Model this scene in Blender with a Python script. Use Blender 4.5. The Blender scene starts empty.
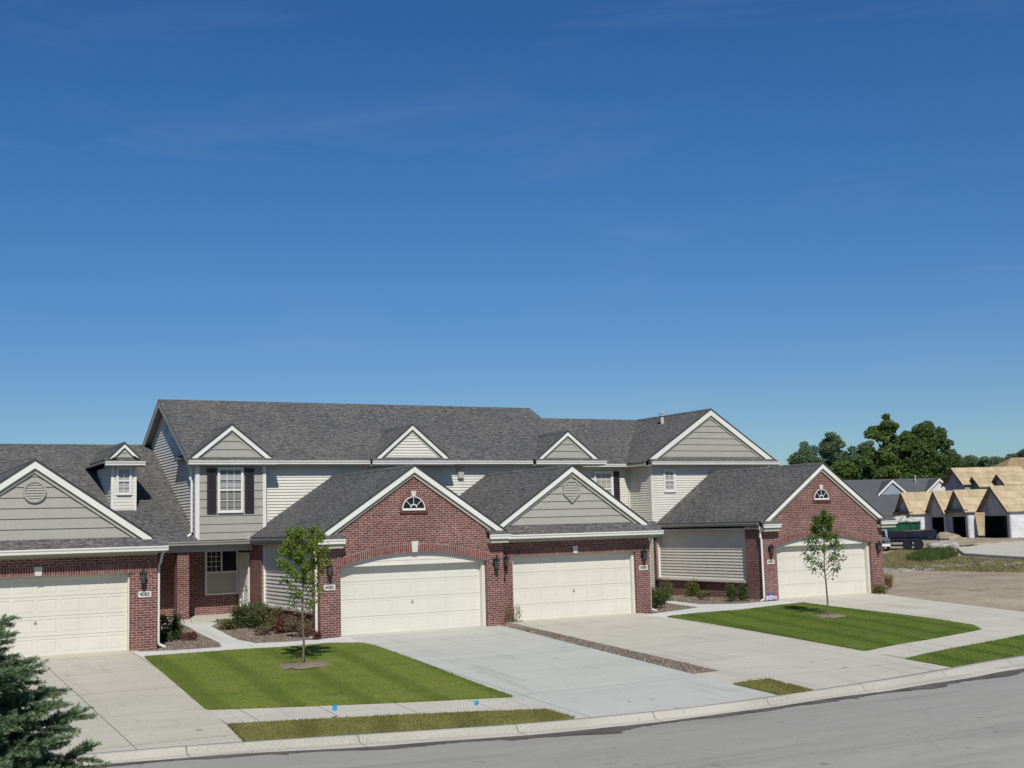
import bpy, bmesh, math, random
import numpy as np
from mathutils import Vector, Matrix
from mathutils.geometry import tessellate_polygon
random.seed(7); rng = np.random.default_rng(7)
C = bpy.context.scene.collection
scn = bpy.context.scene
# ------------------------------------------------------------------ camera
FPX, YAW, PIT, ROL, CZ = 1248.2, .49788, .112822, -.0270694, 3.2
def _basis():
    cy, sy, cp, sp = math.cos(YAW), math.sin(YAW), math.cos(PIT), math.sin(PIT)
    f = Vector((sy*cp, cy*cp, sp)); r = Vector((cy, -sy, 0)); u = r.cross(f)
    c, s = math.cos(ROL), math.sin(ROL)
    return c*r+s*u, -s*r+c*u, f
CR, CU, CF = _basis()
cam = bpy.data.cameras.new('camera'); co = bpy.data.objects.new('camera', cam); C.objects.link(co)
m = Matrix((CR, CU, -CF)).transposed().to_4x4(); m.translation = Vector((0, 0, CZ)); co.matrix_world = m
cam.sensor_width = 36; cam.lens = FPX/1024*36; cam.clip_end = 20000; cam.clip_start = .2
scn.camera = co
# ------------------------------------------------------------------ light
SUN_AZ, SUN_EL = math.radians(20), math.radians(45)      # azimuth the shadows point to, from +Y towards +X
W = bpy.data.worlds.new('World'); scn.world = W; W.use_nodes = True
nt = W.node_tree; bg = nt.nodes['Background']
sky = nt.nodes.new('ShaderNodeTexSky'); sky.sky_type = 'NISHITA'; sky.sun_disc = False
sky.sun_elevation = SUN_EL; sky.sun_rotation = SUN_AZ+math.pi
sky.altitude = 0; sky.air_density = 1.0; sky.dust_density = .15; sky.ozone_density = 2.8
hs = nt.nodes.new('ShaderNodeHueSaturation'); hs.inputs['Saturation'].default_value = 1.34; hs.inputs['Hue'].default_value = .509
nt.links.new(sky.outputs[0], hs.inputs['Color'])
tz = nt.nodes.new('ShaderNodeTexCoord'); sz = nt.nodes.new('ShaderNodeSeparateXYZ'); nt.links.new(tz.outputs['Generated'], sz.inputs[0])
rz_ = nt.nodes.new('ShaderNodeMapRange'); rz_.interpolation_type = 'SMOOTHSTEP'; rz_.inputs[1].default_value = 0; rz_.inputs[2].default_value = .34; nt.links.new(sz.outputs[2], rz_.inputs[0])
tint = nt.nodes.new('ShaderNodeMix'); tint.data_type = 'RGBA'; nt.links.new(rz_.outputs[0], tint.inputs[0]); tint.inputs[6].default_value = (.62, .80, 1.02, 1); tint.inputs[7].default_value = (1.0, 1.12, 1.14, 1)
mul = nt.nodes.new('ShaderNodeMix'); mul.data_type = 'RGBA'; mul.blend_type = 'MULTIPLY'; mul.inputs[0].default_value = 1; nt.links.new(hs.outputs[0], mul.inputs[6]); nt.links.new(tint.outputs[2], mul.inputs[7])
# very thin high cirrus
tc = nt.nodes.new('ShaderNodeTexCoord'); mp = nt.nodes.new('ShaderNodeMapping'); mp.inputs['Rotation'].default_value = (0, 0, .5); mp.inputs['Scale'].default_value = (1.2, 1.2, 7)
nt.links.new(tc.outputs['Generated'], mp.inputs[0]); cn = nt.nodes.new('ShaderNodeTexNoise'); cn.inputs['Scale'].default_value = 2.6; cn.inputs['Detail'].default_value = 9; cn.inputs['Roughness'].default_value = .62; cn.inputs['Distortion'].default_value = .5
nt.links.new(mp.outputs[0], cn.inputs['Vector']); cr = nt.nodes.new('ShaderNodeMapRange'); cr.inputs[1].default_value = .53; cr.inputs[2].default_value = .80; cr.inputs[4].default_value = .09
nt.links.new(cn.outputs[0], cr.inputs[0]); cm_ = nt.nodes.new('ShaderNodeMix'); cm_.data_type = 'RGBA'; nt.links.new(cr.outputs[0], cm_.inputs[0]); nt.links.new(mul.outputs[2], cm_.inputs[6]); cm_.inputs[7].default_value = (5.2, 6.6, 8.6, 1)
nt.links.new(cm_.outputs[2], bg.inputs['Color']); bg.inputs['Strength'].default_value = .072
sl = bpy.data.lights.new('sun', 'SUN'); sl.energy = 4.5; sl.angle = math.radians(.55); sl.color = (1, .95, .86)
so = bpy.data.objects.new('sun', sl); C.objects.link(so)
so.rotation_euler = Vector((math.sin(SUN_AZ)*math.cos(SUN_EL), math.cos(SUN_AZ)*math.cos(SUN_EL), -math.sin(SUN_EL))).to_track_quat('-Z', 'Y').to_euler()
vs = scn.view_settings; vs.view_transform = 'Standard'; vs.look = 'None'; vs.gamma = 1; vs.exposure = 0.0

# ------------------------------------------------------------------ ground height and measuring helpers
def sm(t): t = max(0, min(1, t)); return t*t*(3-2*t)
def gz(x, y):
    Yg = 36+3.3*sm((x-25)/8)
    z = -.05*(Yg-y) if y < Yg else 0
    if y > 36: z += .22*sm((y-36.5)/5)*sm((x-6)/3)*sm((16-x)/3)
    d = math.hypot(x, y)
    if d > 100: z += .6*sm((d-100)/26)
    return max(z, -.95)
def ray(px, py): return (px-512)*CR-(py-384)*CU+FPX*CF
def G(px, py, dz=0):
    d = ray(px, py); lo, hi = 5/FPX, 400/FPX
    f = lambda t: CZ+t*d.z-gz(t*d.x, t*d.y)-dz
    for _ in range(60):
        mid = (lo+hi)/2
        if f(mid) > 0: lo = mid
        else: hi = mid
    return (lo*d.x, lo*d.y)
def PW(px, py, w): return ray(px, py)*(w/FPX)+Vector((0, 0, CZ))      # point at a distance w

# ------------------------------------------------------------------ object helpers
def root_loc(p):
    l = Vector((0, 0, 0))
    while p: l += p.location; p = p.parent
    return l
def autouv(me, uvf=None):
    uv = me.uv_layers.new(name='UVMap'); n = len(me.loops); a = np.zeros((n, 2))
    return uv, a
class MB:
    """collects polygons; build() links them as ONE mesh object with metric uv"""
    def __init__(s): s.v = []; s.f = []; s.uv = []
    def poly(s, pts, uvf=None):
        b = len(s.v); s.v += [tuple(p) for p in pts]; s.f.append(list(range(b, b+len(pts)))); s.uv.append(uvf); return s
    def slab(s, pts, off, uvf=None):
        """closed solid: polygon pts pushed by the vector off"""
        pts = [Vector(p) for p in pts]; off = Vector(off); q = [p+off for p in pts]
        n = Vector((0, 0, 0))
        for i in range(len(pts)):
            a, b = pts[i], pts[(i+1) % len(pts)]
            n += a.cross(b)
        if n.dot(off) > 0: pts, q = pts[::-1], q[::-1]
        s.poly(pts, uvf); s.poly(q[::-1], uvf); k = len(pts)
        for i in range(k): s.poly([pts[(i+1) % k], pts[i], q[i], q[(i+1) % k]], uvf)
        return s
    def box(s, x0, x1, y0, y1, z0, z1, uvf=None):
        return s.slab([(x0, y0, z0), (x1, y0, z0), (x1, y1, z0), (x0, y1, z0)], (0, 0, z1-z0), uvf)
    def obox(s, o, u, n, a0, a1, d0, d1, z0, z1):
        """box in a wall frame: o origin, u along the wall, n outwards"""
        o, u, n = Vector(o), Vector(u), Vector(n); z = Vector((0, 0, 1))
        return s.slab([o+u*a0+n*d0+z*z0, o+u*a1+n*d0+z*z0, o+u*a1+n*d1+z*z0, o+u*a0+n*d1+z*z0], (0, 0, z1-z0))
    def tube(s, pts, r, k=7, r1=None):
        pts = [Vector(p) for p in pts]; rings = []; N = len(pts)
        for i, p in enumerate(pts):
            t = (pts[min(i+1, N-1)]-pts[max(i-1, 0)]).normalized()
            a = t.cross(Vector((0, 0, 1)) if abs(t.z) < .9 else Vector((1, 0, 0))).normalized(); b = t.cross(a)
            rr = r if r1 is None else r+(r1-r)*i/(N-1)
            rings.append([p+a*rr*math.cos(2*math.pi*j/k)+b*rr*math.sin(2*math.pi*j/k) for j in range(k)])
        for i in range(N-1):
            for j in range(k): s.poly([rings[i][j], rings[i][(j+1) % k], rings[i+1][(j+1) % k], rings[i+1][j]])
        s.poly(rings[0]); s.poly(rings[-1][::-1]); return s
    def lathe(s, prof, c=(0, 0, 0), k=14):
        c = Vector(c); R = [[c+Vector((r*math.cos(2*math.pi*j/k), r*math.sin(2*math.pi*j/k), z)) for j in range(k)] for r, z in prof]
        for i in range(len(R)-1):
            for j in range(k): s.poly([R[i][j], R[i][(j+1) % k], R[i+1][(j+1) % k], R[i+1][j]])
        s.poly(R[0][::-1]); s.poly(R[-1]); return s
    def build(s, name, mat, parent=None, smooth=False, local=False):
        me = bpy.data.meshes.new(name)
        L = Vector((0, 0, 0)) if local else root_loc(parent)
        V = np.array(s.v, float)-np.array(L)
        me.from_pydata([tuple(p) for p in V], [], s.f)
        uv = me.uv_layers.new(name='UVMap').data
        li = 0
        for fi, f in enumerate(s.f):
            P = [Vector(s.v[i]) for i in f]; uf = s.uv[fi]
            if uf is None:
                n = Vector((0, 0, 0))
                for i in range(len(P)): n += (P[i]-P[0]).cross(P[(i+1) % len(P)]-P[0])
                n = n.normalized() if n.length > 0 else Vector((0, 0, 1))
                if abs(n.z) > .995: h, w = Vector((1, 0, 0)), Vector((0, 1, 0))
                else: h = Vector((0, 0, 1)).cross(n).normalized(); w = n.cross(h)
                for p in P: uv[li].uv = (p.dot(h), p.dot(w)); li += 1
            else:
                for p in P: uv[li].uv = uf(p); li += 1
        me.materials.append(mat); me.validate(); me.update()
        if smooth: me.polygons.foreach_set('use_smooth', [True]*len(me.polygons))
        o = bpy.data.objects.new(name, me); C.objects.link(o)
        if parent: o.parent = parent
        return o
def tag(o, label=None, cat=None, group=None, kind=None):
    for k, v in (('label', label), ('category', cat), ('group', group), ('kind', kind)):
        if v: o[k] = v
    return o
def thing(name, loc, label, cat, group=None, rz=0):
    o = bpy.data.objects.new(name, None); C.objects.link(o); o.location = loc; o.rotation_euler = (0, 0, rz); o.empty_display_size = .3
    return tag(o, label, cat, group)
def np_mesh(name, V, F, mat, parent=None, smooth=False):
    """V (n,3), F (m,k) arrays -> one mesh object in the parent's local space"""
    me = bpy.data.meshes.new(name); V = np.asarray(V, np.float32); F = np.asarray(F, np.int32); k = F.shape[1]
    me.vertices.add(len(V)); me.vertices.foreach_set('co', V.ravel())
    me.loops.add(F.size); me.loops.foreach_set('vertex_index', F.ravel())
    me.polygons.add(len(F)); me.polygons.foreach_set('loop_start', np.arange(0, F.size, k, dtype=np.int32))
    try: me.polygons.foreach_set('loop_total', np.full(len(F), k, np.int32))
    except Exception: pass
    me.update(calc_edges=True); me.validate(); me.materials.append(mat)
    if smooth: me.polygons.foreach_set('use_smooth', [True]*len(F))
    o = bpy.data.objects.new(name, me); C.objects.link(o)
    if parent: o.parent = parent
    return o
def copy_tree(o, parent=None):
    c = o.copy(); C.objects.link(c); c.parent = parent
    for ch in list(o.children): copy_tree(ch, c)
    return c

# ------------------------------------------------------------------ materials
def newmat(name, rough=.8, spec=.3):
    M = bpy.data.materials.new(name); M.use_nodes = True; n = M.node_tree.nodes; l = M.node_tree.links
    b = n['Principled BSDF']; b.inputs['Roughness'].default_value = rough; b.inputs['Specular IOR Level'].default_value = spec
    return M, n, l, b
def rgb(c): return (c[0], c[1], c[2], 1)
def mixc(n, l, fac, a, b, typ='MIX'):
    m = n.new('ShaderNodeMix'); m.data_type = 'RGBA'; m.blend_type = typ
    for s, v in ((0, fac), (6, a), (7, b)):
        if hasattr(v, 'links'): l.new(v, m.inputs[s])
        elif s == 0: m.inputs[0].default_value = v
        else: m.inputs[s].default_value = rgb(v)
    return m.outputs[2]
def noise(n, l, vec, sc, det=4, rough=.55, lo=.35, hi=.65):
    t = n.new('ShaderNodeTexNoise'); t.inputs['Scale'].default_value = sc; t.inputs['Detail'].default_value = det; t.inputs['Roughness'].default_value = rough
    if vec is not None: l.new(vec, t.inputs['Vector'])
    r = n.new('ShaderNodeMapRange'); r.inputs[1].default_value = lo; r.inputs[2].default_value = hi; l.new(t.outputs[0], r.inputs[0])
    return r.outputs[0]
def geo(n): return n.new('ShaderNodeNewGeometry').outputs['Position']
def scaled(n, l, vec, s):
    m = n.new('ShaderNodeVectorMath'); m.operation = 'MULTIPLY'; l.new(vec, m.inputs[0]); m.inputs[1].default_value = s; return m.outputs[0]
def bump(n, l, b, h, st=.4, dist=.01):
    k = n.new('ShaderNodeBump'); k.inputs['Strength'].default_value = st; k.inputs['Distance'].default_value = dist
    l.new(h, k.inputs['Height']); l.new(k.outputs[0], b.inputs['Normal'])
def plain(name, c, rough=.6, spec=.3, var=.12, sc=1.5, c2=None, fine=None):
    M, n, l, b = newmat(name, rough, spec); p = n.new('ShaderNodeTexCoord').outputs['Object']
    d = c2 or tuple(x*(1-var*2) for x in c)
    o = mixc(n, l, noise(n, l, p, sc, 5), d, c)
    if fine: o = mixc(n, l, noise(n, l, p, fine, 2, .6, .3, .7), o, tuple(x*.8 for x in c))
    l.new(o, b.inputs['Base Color']); return M
def brickmat(name, w=.203, h=.0677, mort=.0105, ca=(.215, .074, .060), cb=(.110, .040, .037), cm=(.36, .28, .255), off=.5):
    M, n, l, b = newmat(name, .85, .2); uv = n.new('ShaderNodeTexCoord').outputs['UV']
    t = n.new('ShaderNodeTexBrick'); l.new(uv, t.inputs['Vector']); t.offset = off; t.inputs['Scale'].default_value = 1
    t.inputs['Brick Width'].default_value = w; t.inputs['Row Height'].default_value = h; t.inputs['Mortar Size'].default_value = mort; t.inputs['Mortar Smooth'].default_value = .2
    t.inputs['Color1'].default_value = rgb(ca); t.inputs['Color2'].default_value = rgb(cb); t.inputs['Mortar'].default_value = rgb(cm); t.inputs['Bias'].default_value = -.1
    o = mixc(n, l, noise(n, l, uv, .9, 5), t.outputs[0], (.75, .72, .72), 'MULTIPLY')
    g = n.new('ShaderNodeHueSaturation'); l.new(o, g.inputs['Color']); l.new(noise(n, l, uv, 14, 2, .5, .2, .8), g.inputs['Value'])
    mm = n.new('ShaderNodeMapRange'); l.new(noise(n, l, uv, 9, 3), mm.inputs[0]); mm.inputs[3].default_value = .75; mm.inputs[4].default_value = 1.2; l.new(mm.outputs[0], g.inputs['Value'])
    l.new(g.outputs[0], b.inputs['Base Color'])
    inv = n.new('ShaderNodeMath'); inv.operation = 'SUBTRACT'; inv.inputs[0].default_value = 1; l.new(t.outputs[1], inv.inputs[1]); bump(n, l, b, inv.outputs[0], .6, .012)
    return M
def shinglemat(name, ca=(.135, .135, .130), cb=(.062, .062, .061)):
    M, n, l, b = newmat(name, .95, .1); uv = n.new('ShaderNodeTexCoord').outputs['UV']
    nz = n.new('ShaderNodeTexNoise'); nz.inputs['Scale'].default_value = 3; l.new(uv, nz.inputs['Vector'])
    t = n.new('ShaderNodeTexBrick'); t.offset = .37; t.offset_frequency = 2; t.squash = .7; t.squash_frequency = 3
    l.new(uv, t.inputs['Vector']); t.inputs['Scale'].default_value = 1; t.inputs['Brick Width'].default_value = .3; t.inputs['Row Height'].default_value = .142
    t.inputs['Mortar Size'].default_value = .014; t.inputs['Mortar Smooth'].default_value = .5; t.inputs['Color1'].default_value = rgb(ca); t.inputs['Color2'].default_value = rgb(cb); t.inputs['Mortar'].default_value = (.035, .035, .038, 1)
    s = scaled(n, l, uv, (2.6, 5.5, 1))
    o = mixc(n, l, noise(n, l, s, 1.7, 4, .7, .40, .72), t.outputs[0], (.195, .195, .185))
    o = mixc(n, l, noise(n, l, scaled(n, l, uv, (3.2, 5, 1)), 2.3, 2, .6, .45, .75), o, (.048, .048, .050))
    o2 = mixc(n, l, noise(n, l, uv, .35, 3), (.86, .86, .88), (1.08, 1.05, 1.02))
    o = mixc(n, l, 1.0, o, o2, 'MULTIPLY'); l.new(o, b.inputs['Base Color'])
    bump(n, l, b, noise(n, l, scaled(n, l, uv, (4, 7, 1)), 1.5, 4), .5, .02)
    return M
def concretemat(name, c, c2, joints=None, stain=.3, wear=(1.6, .16, 1), crack=.0):
    M, n, l, b = newmat(name, .85, .25); p = geo(n)
    o = mixc(n, l, noise(n, l, p, .45, 6, .6), c2, c)
    o = mixc(n, l, noise(n, l, scaled(n, l, p, (.25, 1.2, 1)), 1.2, 5, .65, .4, .75), o, tuple(x*(1-stain) for x in c2))
    o = mixc(n, l, noise(n, l, p, 25, 3, .7, .3, .7), o, tuple(x*1.06 for x in c))
    # tyre streaks, drips and hairline cracks
    o = mixc(n, l, noise(n, l, scaled(n, l, p, wear), 1.0, 5, .7, .55, .85), o, tuple(x*.70 for x in c2))
    o = mixc(n, l, noise(n, l, p, 2.6, 3, .5, .68, .76), o, tuple(x*.62 for x in c2))
    vr = n.new('ShaderNodeTexVoronoi'); vr.feature = 'DISTANCE_TO_EDGE'; vr.inputs['Scale'].default_value = .28
    dn = n.new('ShaderNodeTexNoise'); dn.inputs['Scale'].default_value = 1.5; dn.inputs['Detail'].default_value = 4; l.new(p, dn.inputs['Vector'])
    ad = n.new('ShaderNodeVectorMath'); ad.operation = 'MULTIPLY_ADD'; l.new(dn.outputs[1], ad.inputs[0]); ad.inputs[1].default_value = (.9, .9, .9); l.new(p, ad.inputs[2]); l.new(ad.outputs[0], vr.inputs['Vector'])
    ck = n.new('ShaderNodeMapRange'); ck.inputs[1].default_value = .0; ck.inputs[2].default_value = .006; ck.inputs[3].default_value = crack; ck.inputs[4].default_value = 0; l.new(vr.outputs['Distance'], ck.inputs[0])
    o = mixc(n, l, ck.outputs[0], o, tuple(x*.4 for x in c2))
    if joints:
        t = n.new('ShaderNodeTexBrick'); mp = n.new('ShaderNodeMapping'); l.new(p, mp.inputs[0]); mp.inputs['Location'].default_value = (joints[2], joints[3], 0)
        l.new(mp.outputs[0], t.inputs['Vector']); t.offset = 0; t.inputs['Scale'].default_value = 1; t.inputs['Brick Width'].default_value = joints[0]; t.inputs['Row Height'].default_value = joints[1]
        t.inputs['Mortar Size'].default_value = .012; t.inputs['Mortar Smooth'].default_value = .1
        o = mixc(n, l, t.outputs[1], o, tuple(x*.45 for x in c2))
    l.new(o, b.inputs['Base Color']); bump(n, l, b, noise(n, l, p, 60, 3), .15, .004)
    return M
def leafmat(name, ca, cb, sc=.8, trans=.25, rough=.6):
    M, n, l, b = newmat(name, rough, .3); p = n.new('ShaderNodeTexCoord').outputs['Object']
    o = mixc(n, l, noise(n, l, p, sc, 4, .6, .35, .65), ca, cb)
    o = mixc(n, l, noise(n, l, p, sc*9, 2, .6, .35, .65), o, tuple(x*.7 for x in ca))
    l.new(o, b.inputs['Base Color'])
    tr = n.new('ShaderNodeBsdfTranslucent'); l.new(o, tr.inputs[0]); mx = n.new('ShaderNodeMixShader'); mx.inputs[0].default_value = trans
    l.new(b.outputs[0], mx.inputs[1]); l.new(tr.outputs[0], mx.inputs[2]); l.new(mx.outputs[0], n['Material Output'].inputs[0]); return M
def lawnmat(name, ca, cb, dry, ang, stripe):
    M, n, l, b = newmat(name, .9, .1); p = geo(n)
    o = mixc(n, l, noise(n, l, p, .35, 6, .65, .38, .62), ca, cb)
    o = mixc(n, l, noise(n, l, p, 1.3, 4, .7, .52, .75), o, tuple(x*.62 for x in ca))
    o = mixc(n, l, noise(n, l, p, 1.7, 5, .7, .5, .8), o, dry)
    mp = n.new('ShaderNodeMapping'); mp.inputs['Rotation'].default_value = (0, 0, ang); l.new(p, mp.inputs[0])
    w = n.new('ShaderNodeTexWave'); w.inputs['Scale'].default_value = stripe; w.inputs['Distortion'].default_value = 1.6; w.inputs['Detail'].default_value = 2; w.inputs['Detail Scale'].default_value = .6; l.new(mp.outputs[0], w.inputs[0])
    r = n.new('ShaderNodeMapRange'); r.inputs[1].default_value = .60; r.inputs[2].default_value = .95; r.inputs[4].default_value = .62; l.new(w.outputs[1], r.inputs[0])
    o = mixc(n, l, r.outputs[0], o, tuple(x*.5 for x in ca))
    o = mixc(n, l, noise(n, l, p, 22, 3, .7, .3, .7), o, tuple(x*.6 for x in ca)); l.new(o, b.inputs['Base Color'])
    return M
M_brick = brickmat('brick')
M_sold = brickmat('soldier_brick', .0677, .26, .0095, off=0)
M_shingle = shinglemat('shingles')
M_edge = plain('shingle_edge', (.05, .05, .052), .9)
M_white = plain('white_trim', (.70, .69, .65), .45, .4, .04)
M_cream = plain('cream_siding', (.62, .605, .54), .55, .3, .04, 2)
M_greysid = plain('grey_shake_siding', (.37, .362, .33), .7, .2, .05, 3, fine=30)
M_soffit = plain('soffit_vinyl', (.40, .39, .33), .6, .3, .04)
M_door = plain('garage_door_paint', (.625, .605, .53), .5, .35, .03, 1.2)
M_stone = plain('limestone', (.62, .60, .55), .85, .2, .1, 8)
M_shut = plain('plum_shutter', (.035, .028, .038), .5, .3, .1)
M_black = plain('black_metal_and_unlit_fill', (.012, .012, .014), .4, .5, .1)
M_blind = plain('window_blind', (.60, .66, .68), .6, .2, .03)
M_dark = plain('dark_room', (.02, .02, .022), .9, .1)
M_bronze = plain('bronze_gutter', (.30, .30, .27), .5, .4, .05)
M_sill = plain('dark_brick_sill', (.13, .045, .045), .85, .2, .15, 6)
M_galv = plain('galvanised_metal', (.5, .52, .55), .35, .6, .1)
M_wood = plain('bark', (.20, .155, .11), .9, .1, .25, 12)
M_glass, n, l, b = newmat('window_glass', .04, .6); b.inputs['Base Color'].default_value = (.03, .04, .05, 1)
tr = n.new('ShaderNodeBsdfTransparent'); mx = n.new('ShaderNodeMixShader'); mx.inputs[0].default_value = .14
l.new(tr.outputs[0], mx.inputs[1]); l.new(b.outputs[0], mx.inputs[2]); l.new(mx.outputs[0], n['Material Output'].inputs[0])
M_lamp, n, l, b = newmat('lantern_glass', .1, .5); b.inputs['Base Color'].default_value = (.07, .075, .08, 1)
M_road = concretemat('street_surface', (.335, .325, .285), (.28, .273, .245), None, .2, (.10, 1.3, 1), .2)
M_curb = concretemat('curb_concrete', (.43, .41, .35), (.34, .325, .275), (3.05, 500, .4, 10), .35, (.5, 3.5, 1))
M_walk = concretemat('sidewalk_concrete', (.52, .495, .41), (.42, .40, .335), (1.55, 500, .2, 10), .2)
M_entry = concretemat('entry_walk_concrete', (.57, .565, .52), (.50, .50, .465), None, .1)
M_dr1 = concretemat('driveway_tan', (.48, .452, .37), (.41, .385, .315), (2.42, 2.9, -.05, -.6), .18, crack=.35)
M_dr2 = concretemat('driveway_new_grey', (.475, .475, .425), (.405, .41, .37), (5.2, 5.3, -3.1, -3.6), .2)
M_dr3 = concretemat('driveway_buff', (.495, .47, .39), (.415, .395, .33), (5.6, 5.6, -2.4, -1.6), .18)
M_dirt = None
M_mulch = plain('mulch_gravel', (.30, .25, .205), .95, .1, .25, 5, c2=(.17, .135, .11), fine=35)
M_stain = plain('damp_asphalt_stain', (.14, .125, .095), .7, .3, .25, 1.5)
def dirtmat():
    M, n, l, b = newmat('dirt_ground', .95, .1); p = geo(n)
    o = mixc(n, l, noise(n, l, scaled(n, l, p, (.35, .8, 1)), .45, 7, .65, .35, .65), (.29, .24, .17), (.41, .35, .26))
    o = mixc(n, l, noise(n, l, p, .8, 6, .7, .5, .75), o, (.19, .16, .115))
    far = n.new('ShaderNodeSeparateXYZ'); l.new(p, far.inputs[0])
    r = n.new('ShaderNodeMapRange'); r.inputs[1].default_value = 110; r.inputs[2].default_value = 170; l.new(far.outputs[1], r.inputs[0])
    o = mixc(n, l, r.outputs[0], o, (.09, .12, .04)); l.new(o, b.inputs['Base Color']); bump(n, l, b, noise(n, l, p, 3, 6), .6, .08); return M
M_dirt = dirtmat()
M_lawn = lawnmat('lawn_turf', (.155, .210, .034), (.225, .255, .054), (.29, .27, .11), 0.06, .20)
M_lawn2 = lawnmat('lawn_turf_right', (.115, .180, .028), (.175, .225, .042), (.23, .23, .075), 0.15, .18)
M_strip = lawnmat('verge_turf', (.19, .19, .055), (.22, .215, .07), (.29, .26, .13), .3, .2)
M_blade = leafmat('grass_blades', (.115, .170, .028), (.165, .215, .045), 1.2, .3, .8)
M_blade_dry = leafmat('verge_blades', (.20, .20, .055), (.27, .24, .09), 1.2, .3, .8)

# ------------------------------------------------------------------ ground
def frange(a, b, s): return [a+i*s for i in range(int(round((b-a)/s))+1)]
gx = [-3000, -800, -300, -120, -60, -30, -18]+frange(-12, 46, 1)+[49]+frange(52, 136, 4)+[150, 180, 240, 400, 900, 3000]
gy = [-1500, -400, -100, -40, -20]+frange(-10, 16, 2)+frange(17, 50, 1)+frange(54, 134, 4)+[145, 160, 200, 300, 600, 1500, 5000]
def base_z(x, y):
    if y < 23.2+.0*x: return -1.15 if y > 8 else -1.0
    if x > 46:
        return gz(x, y)-.03
    return gz(x, y)-.03
V = [(x, y, base_z(x, y)) for y in gy for x in gx]; nx = len(gx)
F = [(j*nx+i, j*nx+i+1, (j+1)*nx+i+1, (j+1)*nx+i) for j in range(len(gy)-1) for i in range(nx-1)]
tag(np_mesh('ground', V, F, M_dirt), kind='structure')
def sheet(name, poly, off, mat, skirt=.1, hf=gz, step=1.0):
    """flat polygon cut along the metre grid and laid on the ground, with a skirt"""
    bm = bmesh.new(); bm.faces.new([bm.verts.new((x, y, 0)) for x, y in poly])
    xs = [p[0] for p in poly]; ys = [p[1] for p in poly]
    for ax, lo, hi in ((0, min(xs), max(xs)), (1, min(ys), max(ys))):
        k = math.floor(lo/step)*step+step
        while k < hi:
            c = [0, 0, 0]; nn = [0, 0, 0]; c[ax] = k; nn[ax] = 1
            bmesh.ops.bisect_plane(bm, geom=bm.verts[:]+bm.edges[:]+bm.faces[:], plane_co=c, plane_no=nn, dist=1e-5); k += step
    for f in bm.faces:
        if f.normal.z < 0: f.normal_flip()
    for v in bm.verts: v.co.z = hf(v.co.x, v.co.y)+off
    if skirt:
        be = [e for e in bm.edges if len(e.link_faces) == 1]
        r = bmesh.ops.extrude_edge_only(bm, edges=be)
        for v in [g for g in r['geom'] if isinstance(g, bmesh.types.BMVert)]: v.co.z -= skirt
    bmesh.ops.recalc_face_normals(bm, faces=bm.faces[:])
    me = bpy.data.meshes.new(name); bm.to_mesh(me); bm.free(); me.materials.append(mat)
    o = bpy.data.objects.new(name, me); C.objects.link(o); return o
def resample(poly, rad=.0): return poly
# the kerb line and the gutter line (back of kerb, road edge) read off at the street
cb = [G(*q) for q in ((100, 754), (170, 749), (245, 743), (400, 733), (500, 727), (575, 720.6), (650, 713.5), (724, 705), (812, 691.8), (870, 683), (952.5, 669), (1024, 656))]
gt = [G(*q, -.10) for q in ((100, 762), (200, 758.5), (356, 751), (431, 745), (520, 738.5), (568, 734.5), (626.5, 729), (685, 720.6), (729, 714.8), (780, 708.5), (812, 702.7), (900, 691.8), (943.7, 684.5), (987.7, 677.8), (1024, 671))]
def ext(L, x0=-60, x1=80):
    L = sorted(L); a = (L[0][1]-L[2][1])/(L[0][0]-L[2][0])*.6; b_ = (L[-1][1]-L[-3][1])/(L[-1][0]-L[-3][0])*.8
    return [(x0, L[0][1]+a*(x0-L[0][0])*.4)]+L+[(x1, L[-1][1]+b_*(x1-L[-1][0]))]
cb, gt = ext(cb), ext(gt)
def li(L, x):
    for i in range(len(L)-1):
        if L[i][0] <= x <= L[i+1][0]:
            t = (x-L[i][0])/(L[i+1][0]-L[i][0]); return L[i][1]+(L[i+1][1]-L[i][1])*t
def smo(L, x, w=1.2): return sum(li(L, max(-60, min(80, x+d*w))) for d in (-1, -.5, 0, .5, 1))/5
yb = lambda x: smo(cb, x)
yg = lambda x: min(smo(gt, x), yb(x)-.55)
zk = lambda x: gz(x, yb(x))
xs = [-60, -30]+frange(-12, 50, .5)+[60, 80]
prof = [(0, -.12), (0, .035), (.18, .035), (.27, .02), (.36, -.075), (.5, -.095), (1, -.105), (1, -.3)]
V = []; 
for x in xs:
    for t, dz in prof:
        V.append((x, yb(x)+(yg(x)-yb(x))*t, zk(x)+dz))
k = len(prof); F = [(i*k+j, i*k+j+1, (i+1)*k+j+1, (i+1)*k+j) for i in range(len(xs)-1) for j in range(k-1)]
o = tag(np_mesh('kerb', V, F, M_curb), kind='structure')
ROADW = 9.5
V = []; rr = [0, .05, .3, .5, .7, .95, 1]
for x in xs:
    for t in rr: V.append((x, yg(x)-ROADW*t+.05*(t == 0), zk(x)-.109+.16*math.sin(math.pi*t)))
k = len(rr); F = [(i*k+j, i*k+j+1, (i+1)*k+j+1, (i+1)*k+j) for i in range(len(xs)-1) for j in range(k-1)]
tag(np_mesh('road', V, F, M_road), kind='structure')
# near verge on the camera's side
V = []
for x in xs:
    y0 = yg(x)-ROADW
    for y, dz in ((y0+.02, -.2), (y0, .02), (y0-.2, .03), (y0-4, .15), (-30, .3)): V.append((x, y, zk(x)+dz))
F = [(i*5+j, i*5+j+1, (i+1)*5+j+1, (i+1)*5+j) for i in range(len(xs)-1) for j in range(4)]
tag(np_mesh('lawn_near_side', V, F, M_lawn2), kind='structure')
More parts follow.
